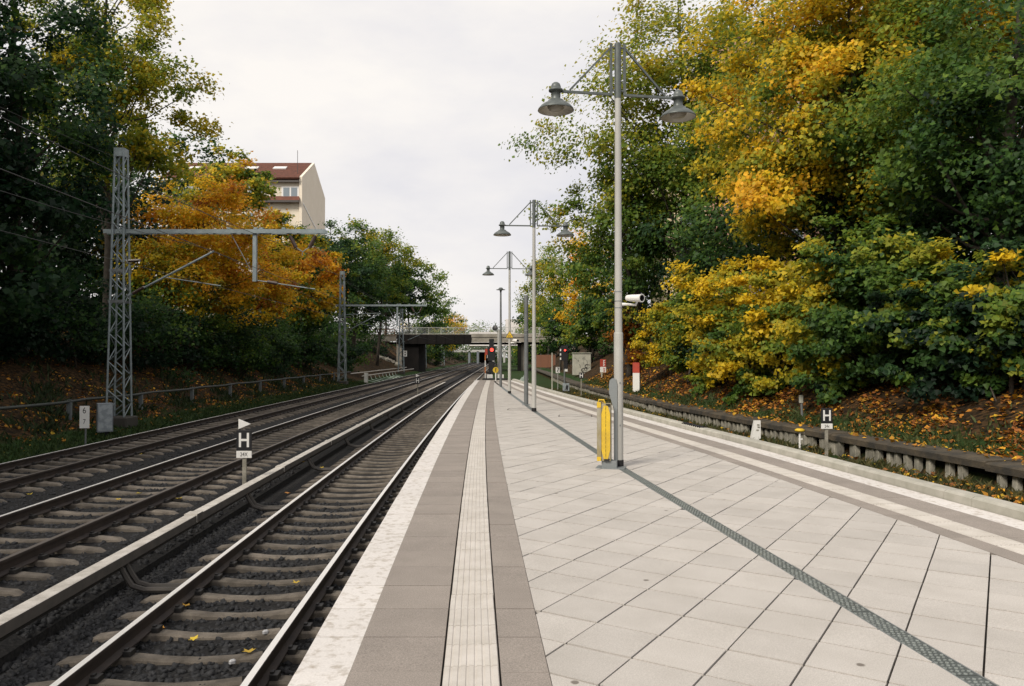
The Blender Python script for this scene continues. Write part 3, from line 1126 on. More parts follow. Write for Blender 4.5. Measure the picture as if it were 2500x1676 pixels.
make_ramp()

# ------------------------------------------------------------------ other platform posts
t = thing('steel_post', (0.48, 26.1, PZ), 'plain dark grey steel post behind the second lamp post', 'post')
MB(M_DARKPOST).lathe([(0, 3.72), (0.05, 3.72), (0.07, 3.70), (0.073, 0.02), (0, 0.02)], n=16).build('shaft', t)
MB(M_STEELDK).box((0, 0, 0.012), (0.26, 0.26, 0.024)).build('base_plate', t)
b = MB(M_STEELDK)
for z in (2.35, 2.5):
    b.lathe([(0.074, 0), (0.08, 0.003), (0.08, 0.03), (0.074, 0.033)], (0, 0, z), 14)
b.build('band', t)

t = thing('slim_light_mast', (-0.62, 42.4, PZ), 'slim dark light mast with small mushroom cap near the platform end', 'light mast')
MB(M_DARKPOST).lathe([(0, 5.25), (0.045, 5.25), (0.07, 1.2), (0.075, 0), (0, 0)], n=12).build('shaft', t)
b = MB(M_LAMP)
b.lathe([(0, 5.45), (0.07, 5.44), (0.12, 5.40), (0.14, 5.35), (0.25, 5.33), (0.25, 5.31), (0.07, 5.29), (0.05, 5.2)], n=16)
b.build('cap', t, smooth=True)

t = thing('mirror_post', (-0.95, 56.0, 0.25), 'grey post with a round black backed mirror by the red signal', 'post')
b = MB(M_POLE)
b.lathe([(0, 4.3), (0.11, 4.3), (0.11, 0), (0, 0)], n=12)
b.build('shaft', t)
b = MB(M_BLACK)
b.lathe([(0, -0.06), (0.12, -0.05), (0.19, -0.02), (0.21, 0.03), (0.18, 0.05), (0, 0.05)], n=18)
o = b.build('mirror', t, loc=(-0.27, -0.05, 4.42), smooth=True)
o.rotation_euler = (R(78), 0, R(-20))
b = MB(M_STEELDK)
b.tube([(0, 0, 4.0), (-0.16, -0.02, 4.15), (-0.26, 0, 4.4)], 0.025, 6)
b.build('arm', t)

# yellow round sign at the platform end
t = thing('round_sign', (-1.09, 51.5, PZ), 'yellow round sign with black bar on white stake at platform end', 'sign')
MB(M_SIGNW).box((0, 0, 0.28), (0.07, 0.04, 0.56)).build('stake', t)
b = MB(M_YEL)
b.lathe([(0, -0.02), (0.195, -0.02), (0.195, 0.0), (0, 0.0)], n=28)
o = b.build('disc', t, loc=(0, -0.03, 0.74))
o.rotation_euler = (R(90), 0, 0)
b = MB(M_SIGNK)
b.box((0, -0.036, 0.74), (0.045, 0.008, 0.24))
b.box((0.02, -0.036, 0.85), (0.06, 0.008, 0.03))
b.build('symbol', t)

# barrier mat and boxes behind the platform end
b = MB(M_RUBBER)
b.bev((-1.2, 54.0, 0.68), (1.75, 0.4, 0.80), 0.04)
o = b.build('buffer_block', label='low black rubber buffer block just past the platform end', category='buffer')

# ------------------------------------------------------------------ signals
def make_signal(x, y, z0, label, head_w, head_z0, head_z1, big):
    t = thing('railway_signal', (x, y, z0), label, 'signal', 'colour light signals')
    b = MB(M_DARKPOST)
    b.tube([(0, 0.12, 0), (0, 0.12, head_z1 - z0)], 0.06, 10)
    b.build('mast', t)
    b = MB(M_BLACK)
    h0, h1 = head_z0 - z0, head_z1 - z0
    b.bev((0, 0, (h0 + h1) / 2), (head_w, 0.16, h1 - h0), 0.03)
    hd = b.build('signal_head', t)
    zl = h0 + (h1 - h0) * (0.78 if big else 0.70)
    b = MB(M_REDLAMP)
    b.lathe([(0, 0.02), (0.05, 0.012), (0.125 if big else 0.065, 0.0), (0.125 if big else 0.065, -0.02)], n=18)
    o = b.build('red_lens', hd, loc=(0.02, -0.09, zl))
    o.rotation_euler = (R(90), 0, 0)
    b = MB(M_BLACK)
    r = 0.15 if big else 0.085
    n = 14
    vs, fs = [], []
    for k in range(n + 1):
        a = math.pi * (-0.1 + 1.2 * k / n)
        vs += [(0.02 + r * math.cos(a), -0.08, zl + r * math.sin(a)), (0.02 + r * math.cos(a), -0.26, zl + r * math.sin(a) - 0.02)]
    for k in range(n):
        fs.append((2 * k, 2 * k + 2, 2 * k + 3, 2 * k + 1))
    b.add(vs, fs)
    b.build('hood', hd)
    return t, hd


# big signal at the platform end
t, hd = make_signal(-1.46, 55.0, 0.25, 'tall black signal showing red past the platform end', 0.56, 2.30, 3.30, True)
b = MB(M_BLACK)
b.bev((0, 0.02, 3.32), (0.34, 0.14, 0.58), 0.02)
b.bev((0, 0.02, 1.60), (0.42, 0.14, 0.78), 0.02)
b.build('indicator_box', t)
b = MB(M_RED, M_SIGNW)
b.bev((-0.38, 0.02, 2.68), (0.2, 0.05, 0.42), 0.01, 0)
b.bev((-0.30, 0.02, 2.35), (0.05, 0.05, 0.24), 0.01, 1)
b.build('marker_plate', t)
b = MB(M_SIGNW)
b.bev((-0.12, -0.10, 0.92), (0.42, 0.1, 0.30), 0.01)
b.build('number_plate', t)
for i, (dx, w, h, z) in enumerate(((0.52, 0.16, 0.28, 1.28), (0.80, 0.16, 0.26, 1.30))):
    tt = thing('terminal_box', (-1.46 + dx, 54.9, 0.25), 'small white terminal box ' + ('beside the round yellow sign stake' if i == 0 else 'beyond the slim light mast'), 'box', 'terminal boxes past the platform')
    MB(M_STEELDK).tube([(0, 0, 0), (0, 0, 0.8)], 0.03, 6).build('leg', tt)
    MB(M_SIGNW).bev((0, 0, 0.94), (w, 0.12, h), 0.01).build('case', tt)
# striped marker stake by the signal
t = thing('marker_stake', (-1.93, 55.6, 0.0), 'orange striped white marker stake beside the red signal', 'stake')
b = MB(M_SIGNW, M_ORANGE)
for k in range(6):
    b.box((0, 0, 0.25 + k * 0.46), (0.07, 0.05, 0.46), k % 2)
b.build('stake', t)

# signal in the disused bed
t, hd = make_signal(3.42, 50.0, 0.3, 'black signal showing red in the overgrown bed next to the number sign', 0.45, 2.32, 3.30, False)
b = MB(M_SIGNW, M_BLACK)
for k in range(6):
    b.box((-0.27, 0, 2.16 + k * 0.14), (0.08, 0.05, 0.14), k % 2)
b.build('striped_edge', t)
b = MB(M_BLACK)
b.bev((0.07, 0, 1.76), (0.26, 0.14, 0.5), 0.02)
b.build('indicator_box', t)
b = MB(M_SIGNW)
b.bev((0.10, -0.02, 1.42), (0.18, 0.05, 0.18), 0.01)
b.build('number_plate', t)
tt = thing('signal_box', (3.48, 49.6, 0.3), 'small grey graffitied junction box under the red signal in weeds', 'box')
b = MB(M_CABLT)
b.bev((0.0, 0, 0.32), (0.42, 0.3, 0.50), 0.02)
b.build('case', tt)
b = MB(M_GRIND)
b.plate([(-0.06, 0.14), (0.02, 0.2), (0.10, 0.12), (0.13, 0.4), (0.03, 0.5), (-0.02, 0.4)], -0.156, -0.153)
b.build('graffiti', tt)
MB(M_RUBBER).box((0, 0, 0.05), (0.46, 0.34, 0.1)).build('plinth', tt)

# number sign 7
t = thing('number_sign', (3.05, 51.2, 0.3), 'white sign with black number 7 on thin post in weeds', 'sign')
MB(M_POLE).tube([(0, 0.02, 0), (0, 0.02, 1.6)], 0.03, 8).build('post', t)
MB(M_SIGNW).bev((0.0, -0.012, 1.40), (0.28, 0.02, 0.40), 0.008).build('board', t)
put_text('7', 0.42, M_SIGNK, t, (0, -0.026, 1.40))

t = thing('bare_pole', (2.64, 50.6, 0.3), 'bare pale pole standing between the coping and the number sign', 'pole')
MB(M_CABPALE).lathe([(0, 2.55), (0.045, 2.55), (0.05, 0), (0, 0)], n=10).build('shaft', t)

# ------------------------------------------------------------------ H boards
def letter_h(w, h, s, y, z, m):
    b = MB(m)
    b.box((-w / 2 + s / 2, y, z), (s, 0.003, h))
    b.box((w / 2 - s / 2, y, z), (s, 0.003, h))
    b.box((0, y, z), (w - 2 * s - 0.001, 0.003, s))
    return b


def make_h(x, y, z0, label, w, h, zc, plate, tri, posth, group='stop boards with the letter H'):
    t = thing('stop_board', (x, y, z0), label, 'sign', group, rz=R(0))
    b = MB(M_OLDCONC)
    b.box((0, 0.03, zc / 2), (0.075 * w / 0.3, 0.04, zc))
    b.build('post', t)
    MB(M_SIGNK).bev((0, 0, zc), (w, 0.02, h), 0.006).build('board', t)
    letter_h(w * 0.66, h * 0.70, w * 0.145, -0.0125, zc + h * 0.02, M_SIGNW).build('letter', t)
    if plate:
        MB(M_SIGNW).bev((0, 0, zc - h / 2 - h * 0.185), (w, 0.02, h * 0.34), 0.005).build('plate', t)
        put_text(plate, h * 0.27, M_SIGNK, t, (0, -0.0125, zc - h / 2 - h * 0.19), 0.8)
    if tri:
        MB(M_SIGNW).plate([(-w * 0.37, h * 0.55 + zc), (w * 0.42, zc + h * 0.80), (-w * 0.37, zc + h * 1.05)], -0.008, 0.008).build('triangle', t)
        MB(M_SIGNK).box((-w * 0.30, 0.018, zc + h * 0.5), (0.03, 0.015, h * 0.8)).build('triangle_stay', t)
    return t


make_h(exf(15.1) - 3.66, 15.1, 0.0, 'black stop board with white H, white triangle and 24X plate', 0.30, 0.40, 0.96, '24X', True, 1)
make_h(exf(51) - 3.75, 51.0, 0.0, 'small black stop board with white H and triangle between distant tracks', 0.31, 0.42, 1.0, None, True, 1)
make_h(7.02, 17.2, 0.3, 'black stop board with white H and 24x plate in the weeds', 0.256, 0.34, 0.98, '24x', False, 1)
make_h(3.92, 43.6, 0.3, 'small black H board before the pale graffitied cabinet', 0.27, 0.34, 1.22, None, False, 1)

# ------------------------------------------------------------------ furniture of the disused side
t = thing('marker_post', (8.25, 22.0, gzf(8.25, 22.0)), 'short dark stem with cream top on the leafy bank', 'post')
b = MB(M_DARKPOST)
b.tube([(0.03, 0, -0.1), (0.02, 0, 0.2), (0.01, 0, 0.40)], 0.035, 8)
b.build('stem', t)
MB(M_CABPALE).bev((0, 0, 0.52), (0.10, 0.10, 0.22), 0.01).build('cap', t)

t = thing('valve_post', (7.05, 18.9, 0.28), 'small yellow capped post in weeds below the old wall', 'post')
b = MB(M_SIGNW)
b.tube([(0, 0, 0), (0, 0, 0.48)], 0.025, 8)
b.box((0.02, 0, 0.30), (0.09, 0.04, 0.03))
b.build('stem', t)
b = MB(M_YEL)
b.lathe([(0, 0.56), (0.07, 0.555), (0.115, 0.53), (0.12, 0.50), (0.05, 0.47), (0, 0.47)], n=14)
b.build('cap', t, smooth=True)

t = thing('kilometre_stone', (6.62, 21.0, 0.25), 'leaning whitewashed stone with faded digits below the old wall', 'stone')
b = MB(M_SIGNW, M_OLDCONC)
vs = [(-0.13, -0.10, 0), (0.12, -0.10, 0), (0.12, 0.12, 0), (-0.13, 0.12, 0), (-0.04, -0.09, 0.62), (0.12, -0.09, 0.62), (0.14, 0.09, 0.60), (-0.02, 0.09, 0.61)]
b.add(vs, [(0, 1, 5, 4), (3, 0, 4, 7)], 0)
b.add(vs, [(1, 2, 6, 5), (2, 3, 7, 6), (4, 5, 6, 7)], 1)
b.build('block', t)
b = MB(M_OLDCONC)
for q in ((0.05, 0.50), (0.06, 0.44), (0.03, 0.36)):
    b.box((q[0], -0.103, q[1]), (0.06, 0.012, 0.03))
b.build('digits', t)

# red and white posts
t = thing('marker_pillar', (6.32, 39.0, gzf(6.32, 39.0)), 'square concrete pillar with red painted top on the bank', 'pillar', rz=R(-22))
b = MB(M_SIGNW, M_RED, M_DARKPOST)
zt = 1.58
b.add([(-0.17, -0.17, 0), (0.17, -0.17, 0), (0.17, 0.17, 0), (-0.17, 0.17, 0), (-0.17, -0.17, 0.96), (0.17, -0.17, 0.96), (0.17, 0.17, 0.96), (-0.17, 0.17, 0.96)], [(0, 1, 5, 4), (1, 2, 6, 5), (2, 3, 7, 6)], 0)
b.add([(-0.17, -0.17, 0), (-0.17, 0.17, 0), (-0.17, -0.17, 0.96), (-0.17, 0.17, 0.96)], [(1, 0, 2, 3)], 2)  # shaded side of the shaft, its shade put into a darker colour
b.build('shaft', t)
MB(M_RED).box((0, 0, 1.22), (0.35, 0.35, 0.52)).build('painted_top', t)

t = thing('marker_board', (6.15, 52.0, gzf(6.15, 52.0)), 'red and white board on a tapered stake on the bank', 'board')
MB(M_RED).bev((0, 0, 0.96), (0.40, 0.05, 0.50), 0.01).build('red_panel', t)
MB(M_SIGNW).bev((0, 0, 0.52), (0.40, 0.05, 0.36), 0.01).build('white_panel', t)
MB(M_CABPALE).plate([(-0.11, -0.1), (-0.07, -0.1), (-0.03, 0.4), (-0.17, 0.4)], -0.02, 0.02).build('stake', t)
b = MB(M_SIGNW, M_RED)
for k, q in enumerate((1.12, 0.98, 0.84)):
    b.box((0.06, -0.028, q), (0.14, 0.006, 0.05), 0)
    b.box((0.03, -0.028, q - 0.05), (0.04, 0.006, 0.06), 0)
for q in (0.60, 0.50, 0.42):
    b.box((0.07, -0.028, q), (0.12, 0.006, 0.05), 1)
b.build('markings', t)

# graffitied cabinet
t = thing('switch_cabinet', (5.78, 64.0, gzf(5.78, 64.0) - 0.1), 'large pale switch cabinet covered in black graffiti under ivy', 'cabinet', rz=R(3))
MB(M_CABPALE).bev((0, 0, 0.92), (1.46, 0.7, 1.76), 0.02).build('case', t)
MB(M_CABPALE, M_BLACK).box((0, 0, 1.86), (1.54, 0.78, 0.06)).build('lid', t)
b = MB(M_BLACK)
b.box((0, -0.353, 1.78), (1.46, 0.006, 0.05))  # black strip painted as the shade under the lid
b.build('painted_shadow', t)
b = MB(M_GRIND)
rr = random.Random(3)
for k in range(9):
    x0, z0 = rr.uniform(-.6, .55), rr.uniform(0.9, 1.65)
    b.tube([(x0, -0.356, z0), (x0 + rr.uniform(-.1, .12), -0.356, z0 - rr.uniform(.05, .2)), (x0 + rr.uniform(-.05, .15), -0.356, z0 - rr.uniform(.1, .3))], 0.012, 4)
for k in range(6):
    cx, cz, r0 = rr.uniform(-.5, .5), rr.uniform(0.35, 0.8), rr.uniform(.1, .2)
    b.tube([(cx + r0 * 1.3 * math.cos(a), -0.356, cz + r0 * math.sin(a)) for a in np.linspace(0.3, 5.6, 11)], 0.016, 4)
b.build('graffiti', t)

# brown panel fence by the bridge
t = thing('panel_fence', (4.9, 104, gzf(4.9, 104)), 'rust brown panel fence on the bank before the bridge', 'fence')
for k in range(3):
    MB(M_RUST).box((-1.5 + k * 0.99, 0, 0.95), (0.97, 0.06, 1.7)).build('panel', t)
for k in range(4):
    MB(M_DARKPOST).box((-2.0 + k * 0.99, 0.05, 0.95), (0.08, 0.08, 2.0)).build('post', t)

# ------------------------------------------------------------------ old wall on the disused side
def make_old_wall():
    t = thing('old_platform_wall', (0, 0, 0), 'low crumbling old platform wall with dark coping and concrete stubs', 'wall')
    y = 4.0
    while y < 130:
        ln = 2.4 if y < 70 else 10
        pts = [(float(xw(q)), float(q), 0) for q in np.linspace(y + 0.006, min(y + ln, 130) - 0.006, 4)]
        b = MB(M_OLDCAP)
        dz = random.uniform(-.02, .02)
        b.sweep([(-0.10, 0.60 + dz), (0.75, 0.62 + dz), (0.75, 0.74 + dz), (0.35, 0.765 + dz), (-0.06, 0.745 + dz), (-0.10, 0.72 + dz)], pts)
        b.build('coping_slab', t)
        y += ln
    b = MB(M_GIRDERSHADE)
    b.sweep([(0.16, 0.1), (0.3, 0.1), (0.3, 0.62), (0.16, 0.62)], [(float(xw(q)), float(q), 0) for q in np.linspace(4, 130, 60)])
    b.build('back_wall', t)
    y = 5.0
    far = MB(M_OLDCONC)
    k = 0
    while y < 75:
        w = random.uniform(0.11, 0.17)
        h = random.uniform(0.56, 0.61)
        yy = y + random.uniform(-.05, .05)
        solid = math.sin(y * 0.42) > 0.75
        if not (random.random() < 0.07):
            x = float(xw(yy)) + 0.02
            if k < 230:
                m = MB(M_OLDCONC)
                m.bev((0, 0, 0.12 + h / 2 - 0.06), (0.12, 0.36 if solid else w, h - 0.06), 0.012)
                o = m.build('stub', t, loc=(x, yy, 0.06))
                o.rotation_euler = (0, random.uniform(-.05, .05), random.uniform(-.1, .1))
                k += 1
            else:
                far.box((x, yy, 0.35), (0.12, w, 0.5))
        y += 0.30 if y < 60 else 0.34
    if far.v:
        far.build('stubs', t, kind='stuff')


make_old_wall()

# scribbled tag on the coping
b = MB(M_GRIND)
for k in range(10):
    yy = 16.6 + k * 0.115
    for dx in (-0.002, -0.003):
        b.tube([(xr(yy) + 0.03, yy, PZ + 0.113), (xr(yy) + 0.11, yy + 0.04, PZ + 0.114), (xr(yy) + 0.19, yy - 0.02 + 0.08 * (k % 2), PZ + 0.113)], 0.016, 4)
b.tube([(xr(16.55) + 0.10, 16.55, PZ + 0.113), (xr(17.8) + 0.12, 17.8, PZ + 0.113)], 0.02, 4)
o = b.build('graffiti_tag')
o['label'] = 'black scribbled tag sprayed on the platform coping'
o['category'] = 'graffiti'

# ------------------------------------------------------------------ bank-side furniture
def make_pipe():
    t = thing('pipe_rail', (0, 0, 0), 'long low pipe on short posts along the foot of the leafy bank', 'pipe')
    pts = [(exf(y) - 13.0, float(y), 1.08 + 0.02 * math.sin(y * 1.2)) for y in np.linspace(8, 76, 40)]
    MB(M_PIPE).tube(pts, 0.05, 8).build('pipe', t, smooth=True)
    for y in np.arange(10.1, 76, 5.3):
        x = exf(y) - 13.0
        b = MB(M_PIPEPOST)
        b.box((0, 0, 0.5), (0.14, 0.10, 1.0))
        b.build('post', t, loc=(x, y, 0.05))
        b = MB(M_DARKPOST)
        b.tube([(x - 0.07, y, 1.02), (x - 0.075, y, 1.14), (x, y, 1.155), (x + 0.075, y, 1.14), (x + 0.07, y, 1.02)], 0.012, 5)
        b.build('strap', t)


make_pipe()

t = thing('kilometre_board', (-12.75, 23.0, gzf(-12.75, 23.0)), 'white kilometre board with digits 6 and 7 by the grey cabinet', 'sign', rz=R(8))
MB(M_DARKPOST).box((0.03, 0.02, 0.45), (0.04, 0.03, 0.9)).build('post', t)
MB(M_SIGNW).bev((0, 0, 0.86), (0.275, 0.02, 0.66), 0.005).build('board', t)
put_text('6', 0.26, M_SIGNK, t, (0, -0.0125, 1.05), 0.8)
put_text('7', 0.20, M_SIGNK, t, (0, -0.0125, 0.72), 0.8)

t = thing('relay_cabinet', (-13.2, 25.0, gzf(-13.2, 25.0)), 'grey relay cabinet with a scuffed pale door beside the lattice mast', 'cabinet', rz=R(32))
MB(M_CAB).bev((0, 0, 0.58), (0.46, 0.40, 0.92), 0.015).build('case', t)
MB(M_CABLT).bev((0, -0.206, 0.58), (0.40, 0.012, 0.84), 0.005).build('door', t)
MB(M_RUBBER).box((0, 0, 0.06), (0.22, 0.2, 0.14)).build('foot', t)

t = thing('small_cabinet', (-14.2, 75.0, gzf(-14.2, 75.0)), 'narrow pale cabinet on the bank past the second mast', 'cabinet')
MB(M_CABPALE).bev((0, 0, 0.5), (0.36, 0.3, 0.98), 0.02).build('case', t)
MB(M_SIGNW).bev((0, -0.155, 0.52), (0.30, 0.01, 0.88), 0.004).build('door', t)

# white bent brackets of the cable rack
t = thing('cable_rack', (0, 0, 0), 'cable rack of pale bent brackets and pipes beyond the second mast', 'rack')
for k in range(9):
    y = 76 + k * 2.6
    x = exf(y) - 11.0
    b = MB(M_GREENP)
    b.tube([(x - 0.45, y, 0.65), (x - 0.30, y, 0.25), (x + 0.55, y - 0.3, 0.08)], 0.035, 5)
    b.build('bracket', t)
for dz, dx in ((0.72, -0.5), (0.95, -1.6)):
    MB(M_COVER).tube([(exf(y) - 11.0 + dx, float(y), dz) for y in np.linspace(74, 118, 14)], 0.05, 6).build('pipe', t)
t = thing('cable_rack', (0, 0, 0), 'cable rack of pale bent brackets in the bed past the platform end', 'rack')
for k in range(6):
    y = 57 + k * 1.5
    x = 1.1 - 0.03 * k
    b = MB(M_GREENP)
    b.tube([(x - 0.4, y, 0.45), (x - 0.1, y, 0.85), (x + 0.1, y, 0.9)], 0.03, 5)
    b.tube([(x - 0.4, y, 0.45), (x - 0.35, y, 0.2)], 0.03, 5)
    b.build('bracket', t)
for dx, dz in ((-0.4, 0.47), (0.1, 0.93)):
    MB(M_GREENP).tube([(1.1 + dx, 56.5, dz), (0.9 + dx, 66, dz)], 0.03, 5).build('pipe', t)

# ------------------------------------------------------------------ lattice masts
def lattice(b, w0, d0, w1, d1, h, panels, leg=0.045, br=0.02):
    cs = lambda z: (w0 + (w1 - w0) * z / h, d0 + (d1 - d0) * z / h)
    for sx in (-1, 1):
        for sy in (-1, 1):
            b.tube([(sx * w0 / 2, sy * d0 / 2, 0), (sx * w1 / 2, sy * d1 / 2, h)], leg, 4)
    zs = np.linspace(0, h * 0.985, panels + 1)
    for i in range(panels):
        z0, z1 = zs[i], zs[i + 1]
        (wa, da), (wb, db) = cs(z0), cs(z1)
        for s in (-1, 1):
            q = 1 if (i % 2 == 0) else -1
            b.tube([(-q * wa / 2, s * da / 2, z0), (q * wb / 2, s * db / 2, z1)], br, 4)
            b.tube([(s * wa / 2, -q * da / 2, z0), (s * wb / 2, q * db / 2, z1)], br, 4)


def make_mast(y, label, off=-12.0, top=10.0, arm=True, detail=2, w0=0.62):
    x = exf(y) + off
    z0 = 0.45
    t = thing('lattice_mast', (x, y, z0), label, 'mast', 'overhead line masts')
    h = top - z0
    b = MB(M_DARKCONC)
    b.bev((0, 0, -0.34), (0.95, 0.9, 0.72), 0.04)
    b.build('footing', t)
    b = MB(M_GALV)
    lattice(b, w0, 0.56, 0.30, 0.30, h, 19 if detail == 2 else 14, 0.042 if detail == 2 else 0.05, 0.02 if detail == 2 else 0.026)
    b.build('lattice_tower', t)
    b = MB(M_GALV)
    b.box((0, 0, h - 0.13), (0.36, 0.36, 0.30))
    b.build('head', t)
    if not arm:
        return t
    za = 7.05 - z0
    b = MB(M_GALV)
    for dy in (-0.13, 0.13):
        b.box((3.4, dy, za), (7.9, 0.03, 0.14))
    for k in range(14):
        b.box((0.4 + k * 0.5, 0, za - 0.02), (0.36, 0.02, 0.05), rz=0.55 if k % 2 else -0.55)
    ar = b.build('cross_arm', t)
    for xx in (3.9, 4.85, 5.05, 5.85):
        MB(M_GALV).box((xx, 0, za + 0.1), (0.12, 0.3, 0.06)).build('clamp', ar)
    for zz in (5.65, 4.55):
        wz = w0 + (0.30 - w0) * (zz - z0) / h
        b = MB(M_DARKPOST)
        for s in (-1, 1):
            b.box((0, s * wz * 0.47, zz - z0), (wz + 0.12, 0.05, 0.10))
        b.build('clamp_belt', t)
    b = MB(M_GALV)
    b.box((4.80, 0, za - 0.92), (0.13, 0.13, 1.72))
    b.build('drop_post', t)
    # cantilevers: the outer track hangs from the mast, the middle one from the drop post
    tr3, tr2 = OFF3 - off, OFF2 - off
    b = MB(M_GALV)
    b.tube([(0.28, 0, 4.75 - z0), (tr3 - 0.05, 0, 6.35 - z0)], 0.04, 8)
    b.tube([(1.55, 0, 5.43 - z0), (tr3 + 0.2, 0, 5.12 - z0)], 0.018, 6)
    if detail == 1:
        b.tube([(0.28, 0, 6.25 - z0), (tr3 - 0.05, 0, 6.38 - z0)], 0.025, 6)
    b.build('cantilever', t)
    for p0, p1, r_ in (((0.45, 0, 4.845 - z0), (0.85, 0, 5.07 - z0), 0.06), ((0.35, -0.1, 6.0 - z0), (0.75, -0.1, 6.02 - z0), 0.055), ((5.25, 0, 5.26 - z0), (5.60, 0, 5.20 - z0), 0.055),
                       ((6.05, 0, za - 0.15), (6.25, 0, za - 0.55), 0.07), ((6.95, 0, za - 0.15), (6.75, 0, za - 0.55), 0.07)):
        MB(M_INS).tube([p0, p1], r_, 8).build('insulator', t)
    MB(M_GALV).tube([(4.80, 0, 5.32 - z0), (5.25, 0, 5.26 - z0), (5.60, 0, 5.20 - z0), (6.95, 0, 5.0 - z0)], 0.02, 6).build('registration_arm', t)
    b = MB(M_GALV)
    b.tube([(6.25, 0, za - 0.55), (6.5, 0, za - 0.72), (6.75, 0, za - 0.55)], 0.018, 5)
    b.tube([(6.5, 0, za - 0.72), (6.48, 0, 6.2 - z0)], 0.012, 5)
    b.build('hanger', t)
    MB(M_GALV).tube([(3.9, 0, za), (4.7, 0, 5.6 - z0)], 0.012, 5).build('stay_wire', t)
    return t


make_mast(27.4, 'tall galvanised lattice mast with a cross arm beside the grey relay cabinet', detail=2)
make_mast(67.0, 'second lattice mast with cross arm standing before the narrow pale cabinet', detail=1)
make_mast(107.0, 'lattice mast in front of the bridge abutment', off=-12.0, top=9.2, arm=False, detail=1, w0=0.8)
make_mast(149.0, 'lattice mast rising behind the bridge railing', off=-13.0, top=9.6, arm=False, detail=1, w0=0.9)
make_mast(190.0, 'lattice mast seen beneath the bridge deck', off=-12.5, top=9.0, arm=False, detail=1, w0=0.9)
for yy in (107, 149):
    x = exf(yy) - 12.0
    t = thing('cantilever_arm', (x, yy, 0), 'catenary arm slanting out ' + ('before the dark bridge girder' if yy < 110 else 'below the bridge deck'), 'arm')
    b = MB(M_GALV)
    b.tube([(0.3, 0, 4.6), (3.4, 0, 6.0)], 0.06, 6)
    b.build('strut', t)
    MB(M_INS).tube([(0.5, 0, 4.69), (0.95, 0, 4.89)], 0.08, 6).build('insulator', t)
# mast plate by the abutment
t = thing('mast_plate', (exf(106) - 11.35, 106.2, 3.0), 'small white mast number plate before the bridge pier', 'sign')
MB(M_SIGNW).bev((0, 0, 0), (0.5, 0.03, 0.8), 0.01).build('board', t)
b = MB(M_SIGNK)
b.box((0, -0.02, 0.18), (0.16, 0.008, 0.2))
b.box((0, -0.02, -0.16), (0.16, 0.008, 0.2))
b.build('digits', t)

# wires
for off, z, nm, lab in ((OFF3 + 0.05, 5.1, 'contact_wire', 'thin contact wire over the outermost track'), (OFF2 + 0.05, 5.0, 'contact_wire', 'thin contact wire over the middle track'),
                        (OFF3 - 0.05, 6.38, 'carrier_wire', 'sagging carrier wire above the outermost track'), (OFF2 - 0.05, 6.25, 'carrier_wire', 'sagging carrier wire above the middle track'),
                        (-12.3, 9.75, 'feeder_wire', 'feeder wire strung along the tops of the lattice masts')):
    sup = [-12.2, 27.4, 67, 107, 149]
    pts = []
    for a, c in zip(sup[:-1], sup[1:]):
        for k in range(8):
            q = k / 8
            y = a + (c - a) * q
            sag = 0 if nm == 'contact_wire' else 0.55 * 4 * q * (1 - q)
            pts.append((exf(y) + off, y, z - sag))
    pts.append((exf(149) + off, 149, z))
    o = MB(M_WIRE).tube(pts, 0.008, 5).build(nm)
    o['label'] = lab
    o['category'] = 'wire'
    o['group'] = 'overhead wires'

